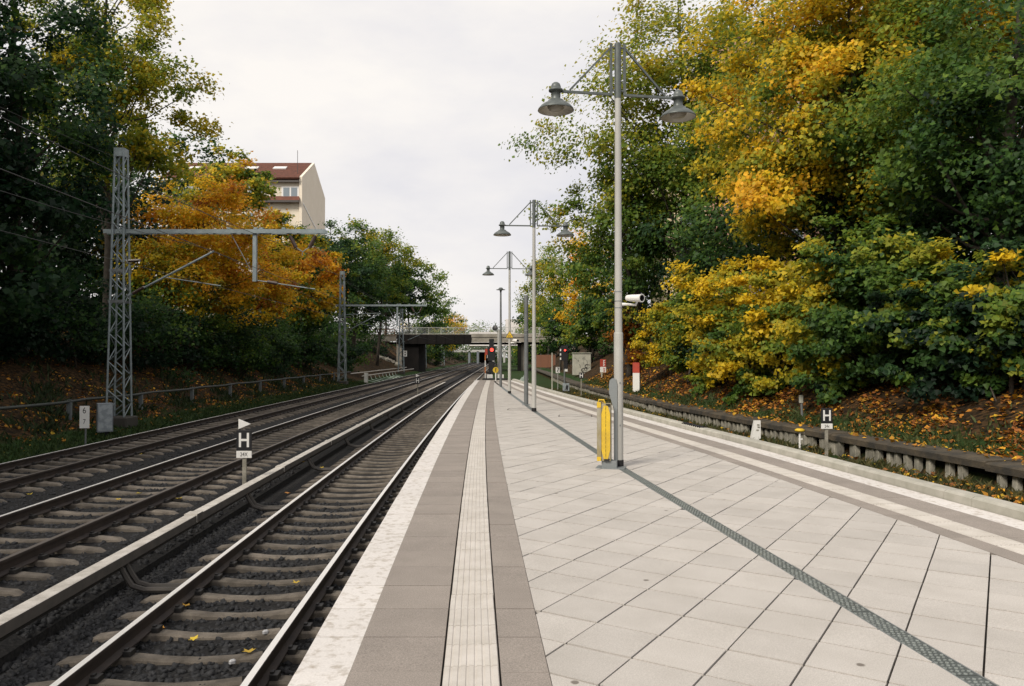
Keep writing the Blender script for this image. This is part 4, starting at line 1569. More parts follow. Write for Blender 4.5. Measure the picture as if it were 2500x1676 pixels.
# ------------------------------------------------------------------ bridge
def make_bridge():
    y0 = 125.0
    t = thing('road_bridge', (0, 0, 0), 'road bridge with dark steel girder and pale railing crossing the cutting', 'bridge')
    MB(M_BRCONC).box((10, y0 + 6, 5.98), (92, 12, 0.46)).build('deck', t)
    g = MB(M_GIRDERSHADE)
    g.box((-12.6, y0 - 0.35, 5.42), (12.0, 0.3, 1.42))
    g.box((-12.6, y0 - 0.35, 4.68), (12.0, 0.6, 0.08))
    for k in range(8):
        g.box((-18.3 + k * 1.5, y0 - 0.54, 5.42), (0.06, 0.08, 1.36))
    g.build('steel_girder', t)
    MB(M_BRCONC).box((20.7, y0 - 0.28, 6.0), (54.6, 0.36, 0.5)).build('parapet_beam', t)
    MB(M_BRCONC).box((20.7, y0 - 0.1, 5.34), (54.6, 0.5, 0.80)).build('concrete_girder', t)
    MB(M_GIRDERSHADE).box((10, y0 + 5, 4.78), (60, 10, 0.2)).build('underside', t)
    MB(M_BRCONC).box((-26, y0 - 0.25, 5.45), (14.5, 0.4, 0.75)).build('side_span', t)
    # railing
    r = MB(M_RAILING)
    for z in (6.28, 7.3):
        r.box((4, y0 - 0.3, z), (44, 0.05, 0.06))
    r.build('handrail', t)
    for k in range(23):
        MB(M_RAILING).box((-17.5 + k * 2.0, y0 - 0.3, 6.76), (0.08, 0.06, 1.12)).build('railing_post', t)
    bars = MB(M_RAILING)
    for k in range(300):
        bars.box((-17.9 + k * 0.147, y0 - 0.3, 6.79), (0.022, 0.022, 0.98))
    bars.build('balusters', t, kind='stuff')
    wr = MB(M_WOOD)
    for z in (6.1, 6.55, 7.0):
        wr.box((-24, y0 - 0.35, z), (10, 0.08, 0.12))
    for k in range(7):
        wr.box((-28.6 + k * 1.6, y0 - 0.28, 6.5), (0.12, 0.1, 1.2))
    wr.build('timber_guard', t)
    MB(M_GIRDERSHADE).box((-16.3, y0 + 5.0, 2.1), (2.3, 10, 5.3)).build('pier', t)  # near-black pier: the shade of the deck is put into its colour
    for k in range(3):
        MB(M_BRCONC).box((-18.3, y0 + 0.2 + k * 4, 2.1), (0.85, 0.8, 5.3)).build('column', t)
    for k in range(3):
        MB(M_GIRDERSHADE).box((1.2, y0 + 0.6 + k * 4, 2.3), (0.5, 0.5, 5.1)).build('column', t)
        MB(M_BRCONC).box((1.75, y0 + 1.2 + k * 4, 2.3), (0.5, 0.5, 5.1)).build('column', t)
    MB(M_BRCONC).box((9.5, y0 + 6, 3.0), (2.2, 11, 4.0)).build('abutment', t)
    # sloping abutment slabs
    s = MB(M_BRCONC)
    s.box((-22.6, y0 - 1.2, 2.9), (8.5, 1.2, 0.35), ry=R(35))
    s.box((-23.5, y0 - 2.6, 2.5), (8.5, 0.5, 0.3), ry=R(36))
    s.build('slope_slab', t)
    s = MB(M_GIRDERSHADE)
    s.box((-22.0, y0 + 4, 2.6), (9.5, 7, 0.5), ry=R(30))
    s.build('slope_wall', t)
    wt = MB(M_WOOD)
    wt.box((-20.2, y0 + 0.3, 3.9), (3.6, 0.25, 0.3), ry=R(40))
    wt.box((-19.4, y0 + 0.5, 4.3), (3.0, 0.25, 0.25), ry=R(40))
    wt.build('timber_prop', t)
    rr = random.Random(5)
    for k in range(14):
        m = MB(M_BRCONC if k % 3 else M_OLDCONC)
        m.bev((0, 0, 0), (rr.uniform(.4, 1.0), rr.uniform(.4, .8), rr.uniform(.3, .6)), 0.05)
        x = -19.6 + rr.uniform(-1.3, 1.6)
        yq = y0 - rr.uniform(1.0, 4.0)
        o = m.build('rubble_block', label='broken concrete block heaped at the foot of the bridge abutment', category='block', group='rubble by the bridge')
        o.location = (x, yq, gzf(x, yq) + 0.15)
        o.rotation_euler = (rr.uniform(-.4, .4), rr.uniform(-.4, .4), rr.uniform(0, 3))


make_bridge()

t = thing('far_bridge', (0, 0, 0), 'second bridge far along the line with pale beam', 'bridge')
MB(M_RAILING).box((-12, 300, 4.75), (40, 6, 0.9)).build('deck', t)
MB(M_RAILING).box((-12, 296.8, 5.9), (40, 0.1, 0.1)).build('handrail', t)
for x in (-16.5, -13.2, -7.2, -3):
    MB(M_CAB if x < -8 else M_RAILING).box((x, 299, 2.1), (0.8, 4, 5.0)).build('column', t)
MB(M_GIRDERSHADE).box((-10.0, 304, 2.1), (5.5, 1.0, 4.6)).build('dark_bay', t)

# pale building behind the bridge
t = thing('white_building', (-0.5, 175.0, BANK), 'low white building behind the bridge railing', 'building')
MB(M_WHITEBLD).box((3.5, 4, 1.9), (9, 8, 6.0)).build('wall', t)
MB(M_WHITEBLD).box((-5.2, 4, 0.4), (8, 8, 3.2)).build('wing', t)
MB(M_GUTTER).box((3.5, -0.05, 0.9), (8, 0.06, 0.18)).build('ledge', t)
for k in range(3):
    MB(M_WIN).box((-7.6 + k * 2.4, -0.03, 0.6), (1.4, 0.06, 1.0)).build('window', t)

# ------------------------------------------------------------------ house on the bank
def make_house():
    x1, ya, yb = -30.1, 110.0, 123.6
    x0 = -50.0
    zb = BANK - 1
    t = thing('apartment_house', (x1, ya, zb), 'cream apartment house with red tiled roof and blank gable', 'house')
    ze, za, yr = 28.3 - zb, 31.9 - zb, (yb - ya) / 2
    d = yb - ya
    w = x1 - x0
    b = MB(M_HOUSE)
    # gable wall facing the line, with raised verge
    prof = [(0, 0), (d, 0), (d, ze - 0.2), (yr, za + 0.15), (0, ze + 0.1)]
    n = len(prof)
    vs = [(0.0, y, z) for y, z in prof] + [(-0.4, y, z) for y, z in prof]
    b.add(vs, [tuple(range(n)), tuple(range(2 * n - 1, n - 1, -1))] + [(n + i, n + (i + 1) % n, (i + 1) % n, i) for i in range(n)])
    b.build('gable_wall', t)
    for yq in (0.45, d - 0.4):
        MB(M_HOUSE2).box((-w / 2 - 0.2, yq, ze / 2 - 0.3), (w - 0.4, 0.3, ze - 0.6)).build('facade', t)
    sl = math.hypot(yr + 0.5, za - ze + 0.3)
    an = math.atan2(za - ze + 0.3, yr + 0.5)
    rf = []
    for s in (1, -1):
        b = MB(M_ROOF)
        cyy = yr + s * -(yr + 0.5) / 2
        b.box((-w / 2 - 0.3, cyy, (ze + za) / 2 - 0.05), (w - 0.2, sl, 0.2), rx=s * an)
        # tile courses
        for k in range(16):
            q = -0.5 + (k + 0.5) / 16
            b.box((-w / 2 - 0.3, cyy + s * q * (yr + 0.5), (ze + za) / 2 + 0.06 + q * (za - ze + 0.3)), (w - 0.3, 0.08, 0.07), rx=s * an)
        rf.append(b.build('roof', t))
    for k in range(4):
        xx = -4.3 - k * 4.2
        b = MB(M_FRAME, M_WIN)
        b.box((xx, yr * 0.55, ze + (za - ze) * 0.60 + 0.12), (1.9, 1.1, 0.14), 0, rx=an)
        b.box((xx, yr * 0.55, ze + (za - ze) * 0.60 + 0.20), (1.6, 0.8, 0.04), 0, rx=an)
        b.build('skylight', rf[0])
    MB(M_GUTTER).box((-w / 2 - 0.2, -0.25, ze - 0.62), (w - 0.4, 0.2, 0.28)).build('gutter', t)
    # top storey windows
    zw = 25.9 - zb + 0.25
    for k in range(4):
        xx = -1.75 - k * 5.0
        f = MB(M_FRAME).box((xx, 0.27, zw), (2.5 if k % 2 == 0 else 2.2, 0.12, 1.75)).build('window', t)
        for s in (-1, 1):
            MB(M_WIN).box((xx + s * 0.56, 0.20, zw), (0.88, 0.03, 1.45)).build('pane', f)
    # tiled band above the lower storeys
    b = MB(M_ROOF, M_GUTTER)
    b.box((-w / 2 - 0.3, -0.1, 24.75 - zb + 0.45), (w, 1.1, 0.16), 0, rx=R(45))
    b.box((-w / 2 - 0.3, -0.55, 24.75 - zb + 0.0), (w, 0.14, 0.3), 1)
    b.build('tiled_band', t)
    for r_ in range(3):
        for k in range(7):
            xx = -2.6 - k * 2.5
            if k == 0 and r_:
                continue
            MB(M_WIN).box((xx, 0.28, 22.4 - zb - r_ * 3.2), (0.9, 0.1, 1.6)).build('window', t)
    b = MB(M_FRAME)
    b.box((0.03, d * 0.5, 20.9 - zb + 1.6), (0.06, d * 0.98, 0.22), 0, rx=-R(19))
    b.build('render_line', t)
    MB(M_GUTTER).tube([(-1.0, 1.2, ze + 0.2), (-1.0, 1.2, ze + 4.2)], 0.04, 5).build('aerial', t)


make_house()

t = thing('pink_house', (15.8, 58.0, BANK - 1), 'pink rendered house half hidden behind the green and orange trees', 'house')
MB(M_PINK).box((6.0, 5, 10.9), (12, 10, 21.8)).build('wall', t)
MB(M_GUTTER).box((6.0, 4.9, 21.95), (12.4, 10.4, 0.3)).build('roof', t)
for r_ in range(6):
    for k in range(4):
        f = MB(M_FRAME).box((3.0 + k * 2.6, -0.02, 3 + r_ * 3.2), (1.2, 0.1, 1.7)).build('window', t)
        MB(M_WIN).box((3.0 + k * 2.6, -0.08, 3 + r_ * 3.2), (1.0, 0.04, 1.5)).build('pane', f)
t = thing('cream_house', (12.6, 62.0, BANK - 1), 'pale yellow rendered house glimpsed behind the tall green tree', 'house')
MB(M_CREAM2).box((1.55, 4, 7.0), (3.1, 8, 14)).build('wall', t)
MB(M_ROOF).box((1.5, 4, 14.1), (3.0, 8.4, 0.25)).build('roof', t)
for r_ in range(4):
    MB(M_WIN).box((1.5, -0.03, 2.5 + r_ * 3.0), (1.0, 0.06, 1.5)).build('window', t)

#FOLIAGE
# ------------------------------------------------------------------ foliage
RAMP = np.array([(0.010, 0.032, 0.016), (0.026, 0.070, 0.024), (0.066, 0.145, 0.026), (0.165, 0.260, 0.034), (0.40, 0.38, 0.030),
                 (0.82, 0.58, 0.025), (0.88, 0.49, 0.03), (0.78, 0.33, 0.028), (0.32, 0.10, 0.02)])
# 0 dark green, 1 deep green, 2 green, 3 light green, 4 yellow green, 5 yellow, 6 amber, 7 orange, 8 rust


def ramp(t):
    t = np.clip(t, 0, len(RAMP) - 1.001)
    i = t.astype(int)
    f = (t - i)[:, None]
    return RAMP[i] * (1 - f) + RAMP[i + 1] * f


LEAF6 = np.array([(0, 0), (0.18, 0.50), (0.50, 0.30), (1.0, 0.0), (0.50, -0.30), (0.18, -0.50)])
LEAF4 = np.array([(0, 0), (0.45, 0.42), (1.0, 0.0), (0.45, -0.42)])


def leaves_at(g, P, size, N, fine):
    """one leaf per point: P (n,3) places, N (n,3) facing"""
    n = len(P)
    N = N / np.linalg.norm(N, axis=1)[:, None]
    r = g.normal(size=(n, 3))
    r[:, 2] -= 0.5
    T = r - N * (r * N).sum(1)[:, None]
    T /= np.linalg.norm(T, axis=1)[:, None] + 1e-9
    S = np.cross(N, T)
    L = size * g.uniform(0.5, 1.4, n)
    pat = LEAF6 if fine else LEAF4
    k = len(pat)
    V = P[:, None] + T[:, None] * (pat[None, :, 0:1] - 0.4) * L[:, None, None] + S[:, None] * pat[None, :, 1:2] * L[:, None, None] * 0.95 \
        + N[:, None] * np.abs(pat[None, :, 1:2]) * L[:, None, None] * 0.30
    base = (np.arange(n) * k)[:, None]
    if fine:
        Fq = np.concatenate([base + np.array([0, 1, 2, 3]), base + np.array([0, 3, 4, 5])])
    else:
        Fq = base + np.array([0, 1, 2, 3])
    return V.reshape(-1, 3), Fq, k


def crown_clusters(g, C, Rr, n, inner=0.45, lobes=0.22, bottom=-0.9):
    d = g.normal(size=(n * 3, 3))
    d /= np.linalg.norm(d, axis=1)[:, None]
    d = d[d[:, 2] > bottom][:n]
    rad = inner + (1 - inner) * g.random(len(d)) ** 0.6
    ph = g.uniform(0, 6.28, 4)
    az = np.arctan2(d[:, 1], d[:, 0])
    rad *= 1 + lobes * np.sin(3 * az + ph[0] + 2 * d[:, 2]) + lobes * 0.7 * np.sin(5 * az + 4 * d[:, 2] + ph[1]) + lobes * 0.6 * np.sin(6 * d[:, 2] + ph[2])
    return np.array(C) + d * rad[:, None] * np.array(Rr), d


TREE_TRIS = [0]


def make_tree(name, label, cat, base, C, Rr, ncl, nleaf, size, t0, tvar=0.5, grad=(0, 0, 0), seed=1, trunk_r=0.18, limbs=14, cl=0.22, fine=True,
              group=None, bark=None, lobes=0.22, inner=0.45, jit=0.35, flat=0.6, stems=1, bottom=-0.9, tmax=8.0):
    """trunk with limbs, and a crown of single leaves gathered in clusters"""
    g = np.random.default_rng(seed)
    fine = fine and C[1] < 26.5
    bx, by = base
    bz = gzf(bx, by) - 0.15
    t = thing(name, (bx, by, bz), label, cat, group)
    O = np.array((bx, by, bz))
    K, d = crown_clusters(g, C, Rr, ncl, inner, lobes, bottom)
    ncl = len(K)
    # leaves
    ci = g.integers(0, ncl, nleaf)
    cr_ = cl * np.mean(Rr) * g.uniform(0.7, 1.35, ncl)
    off = g.normal(size=(nleaf, 3)) * 0.55
    off[:, 2] *= flat
    P = K[ci] + off * cr_[ci][:, None]
    gzz = gz(P[:, 0], P[:, 1]) + 0.1
    P[:, 2] = np.maximum(P[:, 2], gzz + g.random(nleaf) * 0.3)
    out = (P - np.array(C)) / np.array(Rr)
    N = out * 0.45 + np.array([-0.22, -0.28, 0.60]) + g.normal(size=(nleaf, 3)) * 0.50
    V, Fq, k = leaves_at(g, P - O, size, N, fine)
    tcl = g.normal(size=ncl) * tvar
    tt = t0 + tcl[ci] + out @ np.array(grad) + g.normal(size=nleaf) * jit
    tt = np.where(tt > tmax, tmax - 0.3 * g.random(nleaf), tt)
    col = ramp(tt) * g.uniform(0.6, 1.15, nleaf)[:, None]
    TREE_TRIS[0] += len(Fq) * 2
    cro = fast_mesh('crown', V, Fq, M_LEAF, np.repeat(col, k, axis=0), t)
    # trunk and limbs
    b = MB(bark or M_BARK)
    Cc = np.array(C)
    fork = None
    for s in range(stems):
        so = g.normal(size=3) * 0.12 * (stems > 1) * np.array([1, 1, 0]) * 3
        hi_ = np.argsort(-(K[:, 2] - 1.2 * np.hypot(K[:, 0] - Cc[0], K[:, 1] - Cc[1]) * Rr[2] / Rr[0]))
        top = K[hi_[s]] + np.array([0, 0, -0.10 * Rr[2]])
        st = np.array((bx, by, bz)) + so
        path_ = []
        for q in np.linspace(0, 1, 8):
            w = st + (top - st) * q
            w[:2] += np.array([math.sin(q * 5 + seed + s), math.cos(q * 4 + seed)]) * 0.05 * Rr[0] * math.sin(q * math.pi)
            path_.append(w)
        path_ = np.array(path_)
        b.tube([tuple(p - O) for p in path_], [trunk_r * (1 - 0.85 * q) / (1 + 0.3 * (stems > 1)) for q in np.linspace(0, 1, 8)], 7)
        sel = g.choice(ncl, min(limbs, ncl), replace=False)
        for i in sel:
            tgt = K[i]
            if np.hypot(*(tgt - top)[:2]) < 0.3 * Rr[0]:
                continue
            q = np.clip((tgt[2] - bz) / (top[2] - bz) - g.uniform(0.12, 0.30), 0.12, 0.85)
            st2 = st + (top - st) * q
            f = q * 7
            j = int(f)
            st2 = path_[j] * (1 - f + j) + path_[min(j + 1, 7)] * (f - j)
            m1 = st2 * 0.55 + tgt * 0.45 + np.array([0, 0, -0.06]) * np.linalg.norm(tgt - st2)
            r0 = trunk_r * (1 - 0.85 * q) * 0.5
            b.tube([tuple(p - O) for p in (st2, st2 * 0.75 + tgt * 0.25 + np.array([0, 0, -.03]), m1, tgt * 0.8 + m1 * 0.2, tgt)], [r0, r0 * 0.75, r0 * 0.5, r0 * 0.3, 0.012], 5, cap=False)
    b.build('trunk', t, smooth=True)
    return t


def pz(px, v, Y):
    return ((px - 1250) / 1880 * Y, Y, 2.6 + (871 - v) / 1880 * Y)


BL = 'trees on the bank above the lattice masts'
BR = 'trees on the bank above the old wall'
BB = 'bushes along the old wall bank'
# ---- bank with the old wall: maple bushes
for i, (px, Y, vt, wpx, t0, tv, gr, lab) in enumerate((
        (1640, 38, 745, 62, 3.3, 1.0, (-1.3, 0, 0.2), 'yellow edged green bush beside the red topped pillar'),
        (1710, 33, 690, 78, 3.3, 0.9, (-0.8, 0, 0.4), 'light green bush between the pillar bush and the yellow maples'),
        (1790, 28.5, 652, 100, 4.2, 1.1, (-0.4, 0, 0.5), 'brightest yellow maple bush on the leafy bank'),
        (1905, 25.5, 655, 100, 3.9, 1.2, (-0.5, 0, 0.6), 'yellow and green maple bush beside the brightest yellow one'),
        (2020, 23, 610, 100, 2.9, 1.1, (-1.0, 0, 0.3), 'green bush with yellow leaves behind the cream topped stem'),
        (2130, 21.3, 570, 100, 2.1, 0.5, (0, 0, 0.8), 'upright bright green bush taller than the maples beside it'),
        (2235, 19.5, 640, 105, 1.7, 0.9, (-0.3, 0, 0.8), 'dark green bush with few yellow sprays above the H board'),
        (2350, 18.0, 630, 110, 2.0, 1.2, (0, 0, 1.2), 'green maple bush with yellow sprays past the H board'),
        (2470, 16.8, 630, 110, 1.9, 1.3, (0, 0, 1.2), 'low green maple bush with drooping yellow sprays'))):
    x, y, zt = pz(px, vt, Y)
    w = x - float(xw(y))
    x = max(x, float(xw(y)) + 2.0)
    zb = gzf(x, y)
    r = wpx * Y / 1880 * 1.25
    hz = (zt - zb) / 2
    make_tree('maple_bush', lab, 'bush', (x + 0.2, y), (x, y, zb + 0.05 + hz), (r, r, hz), 120, 16500, 0.128, t0, tv, gr, 100 + i, 0.07, 12, 0.20, True, BB, None, 0.26, 0.30, 0.3, 0.5, 3, tmax=5.1)
# low shrubs in front and dark fill behind the bushes
for i, (px, Y, vt, wpx, t0) in enumerate(((1850, 26, 860, 55, 2.2), (2050, 22, 880, 60, 2.4), (2160, 21, 890, 40, 2.0), (1700, 31, 850, 50, 3.4), (2420, 17.2, 880, 40, 2.3))):
    x, y, zt = pz(px, vt, Y)
    x = max(x, float(xw(y)) + 1.9)
    zb = gzf(x, y)
    r = wpx * Y / 1880
    make_tree('low_shrub', ['low green shrub at the foot of the yellow maples', 'low mixed shrub behind the cream topped stem', 'small dark green shrub spreading over fallen leaves', 'low pale green shrub near the red topped pillar', 'sparse low shrub with yellow sprays past the H board'][i],
              'shrub', (x, y), (x, y, zb + 0.45), (r * 1.2, r, 0.6), 24, 2000, 0.13, t0, 0.9, (0, 0, 0.6), 140 + i, 0.03, 8, 0.30, True, 'low shrubs on the wall bank', stems=2, lobes=0.4)
for i, (px, Y, v, rx, rz, t0, lab) in enumerate((
        (1620, 46, 700, 3.6, 3.6, 1.7, 'dense deep green tree behind the pillar bush'),
        (1780, 38, 600, 3.4, 3.4, 1.5, 'shaded green tree behind the brightest yellow maple'),
        (1960, 34, 560, 3.6, 3.4, 1.3, 'shaded dark tree beneath the orange maple'),
        (2180, 30, 600, 3.6, 3.6, 0.9, 'dark tree in the gap beneath the orange maple trunk'),
        (2380, 26, 560, 3.4, 3.8, 1.0, 'dark green tree behind the maples past the H board'),
        (2560, 23, 500, 3.2, 4.4, 1.2, 'dark leafy tree at the end of the maple row'))):
    x, y, z = pz(px, v, Y)
    x = max(x, float(xw(y)) + 3.6)
    make_tree('broadleaf_tree', lab, 'tree', (x + 0.4, y + 0.5), (x, y, z), (rx, rx, rz), 70, 9000, 0.19, t0, 0.7, (-0.2, 0, 0.5), 160 + i, 0.14, 14, 0.24, False, BR)
# tall trees
x, y, z = pz(1650, 330, 42)
make_tree('oak_tree', 'tall open crowned green tree overhanging the lamp posts', 'tree', (x + 1.6, y + 0.5), (x, y, z), (6.2, 5.0, 8.6), 200, 50000, 0.19, 3.3, 0.35, (-0.2, 0, 0.5), 201, 0.30, 46, 0.15, True, BR, None, 0.25, 0.3, 0.4, 0.65)
x, y, z = pz(1470, 560, 44)
make_tree('oak_tree', 'leaning green tree with low branches reaching over the platform', 'tree', (x + 3.0, y + 1.0), (x + 1.1, y, z), (4.2, 3.4, 4.2), 90, 17000, 0.19, 2.8, 0.45, (-0.5, 0, 0.6), 202, 0.2, 26, 0.17, True, BR, None, 0.22, 0.3)
x, y, z = pz(2075, 235, 28)
make_tree('maple_tree', 'large orange and amber maple towering over the bank', 'tree', (x + 1.3, y), (x, y, z), (5.2, 4.6, 5.6), 190, 52000, 0.165, 3.7, 0.8, (-0.9, 0, 0.5), 203, 0.26, 40, 0.15, True, BR, None, 0.16, 0.35, 0.45, tmax=6.0)
x, y, z = pz(2040, 480, 28.5)
make_tree('maple_tree', 'lower amber and green maple under the large orange maple', 'tree', (x + 1.6, y + 0.5), (x + 0.3, y, z), (4.2, 3.6, 2.6), 100, 22000, 0.16, 3.5, 0.8, (-1.2, 0, 0.5), 204, 0.2, 22, 0.18, True, BR, tmax=6.0)
x, y, z = pz(2440, 330, 21)
make_tree('maple_tree', 'large dark green maple beside the orange one', 'tree', (x + 0.6, y + 0.8), (x + 0.3, y, z), (3.5, 3.3, 5.2), 150, 31000, 0.138, 1.8, 0.6, (-0.3, 0, 1.0), 205, 0.24, 30, 0.18, True, BR)
x, y, z = pz(2400, 20, 30)
make_tree('maple_tree', 'amber topped maple rising behind the dark green maple', 'tree', (x + 0.5, y + 1), (x, y, z), (5.4, 4.5, 4.6), 90, 14000, 0.22, 4.0, 1.2, (-0.8, 0, 0.6), 206, 0.26, 24, 0.2, False, BR)
x, y, z = pz(2190, 110, 29)
make_tree('maple_tree', 'brownish amber maple crown joining the large orange maple', 'tree', (x + 0.6, y + 0.6), (x, y, z), (4.0, 3.6, 4.0), 90, 15000, 0.2, 4.3, 1.1, (-0.6, 0, 0.4), 209, 0.2, 20, 0.18, False, BR, tmax=6.8)
x, y, z = pz(1890, 120, 50)
make_tree('broadleaf_tree', 'light green tree top between the oak and the orange maple', 'tree', (x, y + 1), (x, y, z), (3.6, 4.5, 4.8), 60, 9500, 0.24, 2.5, 0.7, (0, 0, 0.6), 207, 0.3, 20, 0.18, False, BR)
x, y, z = pz(2230, 330, 40)
make_tree('broadleaf_tree', 'shaded tree filling the gap behind the orange maple', 'tree', (x, y + 1), (x, y, z), (7, 5, 8.0), 90, 13000, 0.27, 1.8, 0.8, (0, 0, 0.6), 208, 0.3, 18, 0.2, False, BR)
# ivy, red creeper, trees towards the bridge
x, y = 7.0, 46.0
make_tree('red_creeper', 'red creeper climbing a leaning trunk near the red topped pillar', 'creeper', (x, y), (x - 0.1, y - 0.3, gzf(x, y) + 2.3), (0.85, 0.7, 2.1), 22, 3000, 0.16, 7.8, 0.4, (0, 0, 0), 220, 0.2, 6, 0.34, True, None)
for i, (px, Y, v, rx, rz, t0, tv, n, lab) in enumerate((
        (1530, 50, 775, 1.9, 2.2, 2.2, 0.6, 4500, 'ivy green bush behind the red creeper'),
        (1440, 70, 800, 2.6, 2.6, 2.2, 0.7, 6000, 'ivy covered mass above the graffitied cabinet'),
        (1500, 68, 790, 2.4, 3.0, 1.7, 0.6, 5000, 'dark ivy mass between cabinet and red creeper'),
        (1360, 84, 805, 2.2, 2.6, 1.8, 0.8, 4500, 'rounded dark bush by the bridge parapet'),
        (1440, 74, 760, 2.6, 3.0, 4.7, 0.9, 6000, 'golden yellow tree above the graffitied cabinet'),
        (1385, 88, 720, 3.6, 5.2, 3.0, 0.9, 8000, 'olive green tree with rusty top before the bridge'),
        (1305, 104, 705, 3.3, 5.0, 3.3, 0.6, 7000, 'pale yellow green tree beside the bridge'),
        (1440, 84, 640, 3.4, 3.6, 4.6, 1.0, 6000, 'rusty tree top behind the golden yellow tree'),
        (1560, 66, 640, 4.4, 5.0, 2.0, 0.6, 8000, 'deep green tree behind the leaning green tree'),
        (1272, 150, 770, 3.0, 6.0, 3.0, 0.5, 4500, 'slender pale tree behind the bridge deck'))):
    x, y, z = pz(px, v, Y)
    x = max(x, float(xw(y)) + 1.2)
    make_tree('bank_tree' if rz > 2.7 else 'ivy_bush', lab, 'tree' if rz > 2.7 else 'bush', (x + 0.2, y + 0.3), (x, y, max(z, gzf(x, y) + rz * 0.75)), (rx, rx, rz), 60, n, 0.24, t0, tv, (-0.3, 0, 0.5), 230 + i, 0.16, 10, 0.24, False, 'trees and ivy between cabinet and bridge', inner=0.4)
# trees beyond the bridge
for i, (px, Y, v, rx, rz, t0, lab) in enumerate((
        (1235, 210, 838, 5, 6, 3.2, 'yellow green tree below the bridge beyond the columns'),
        (1262, 190, 850, 5, 6, 2.4, 'low green tree seen between the bridge columns'), (1210, 250, 852, 6, 6, 1.8, 'dark green tree further along past the bridge'), (1160, 285, 850, 7, 6, 1.6, 'dark tree just before the far bridge'),
        (1290, 165, 810, 5, 7, 2.6, 'green tree beyond the concrete bridge columns'),
        (1130, 330, 842, 12, 9, 1.9, 'hazy green tree past the far bridge'),
        (1185, 345, 842, 12, 9, 2.4, 'pale green tree past the far bridge'),
        (1240, 335, 842, 12, 9, 1.8, 'dark tree at the far end of the line'))):
    x, y, z = pz(px, v, Y)
    if Y < 300:
        x = max(x, float(xw(y)) + 4)
    make_tree('distant_tree', lab, 'tree', (x, y), (x, y, z), (rx, rx * 0.8, rz), 60, 5000, 0.6, t0, 0.7, (0, 0, 0.5), 260 + i, 0.2, 6, 0.28, False, 'trees beyond the bridges')

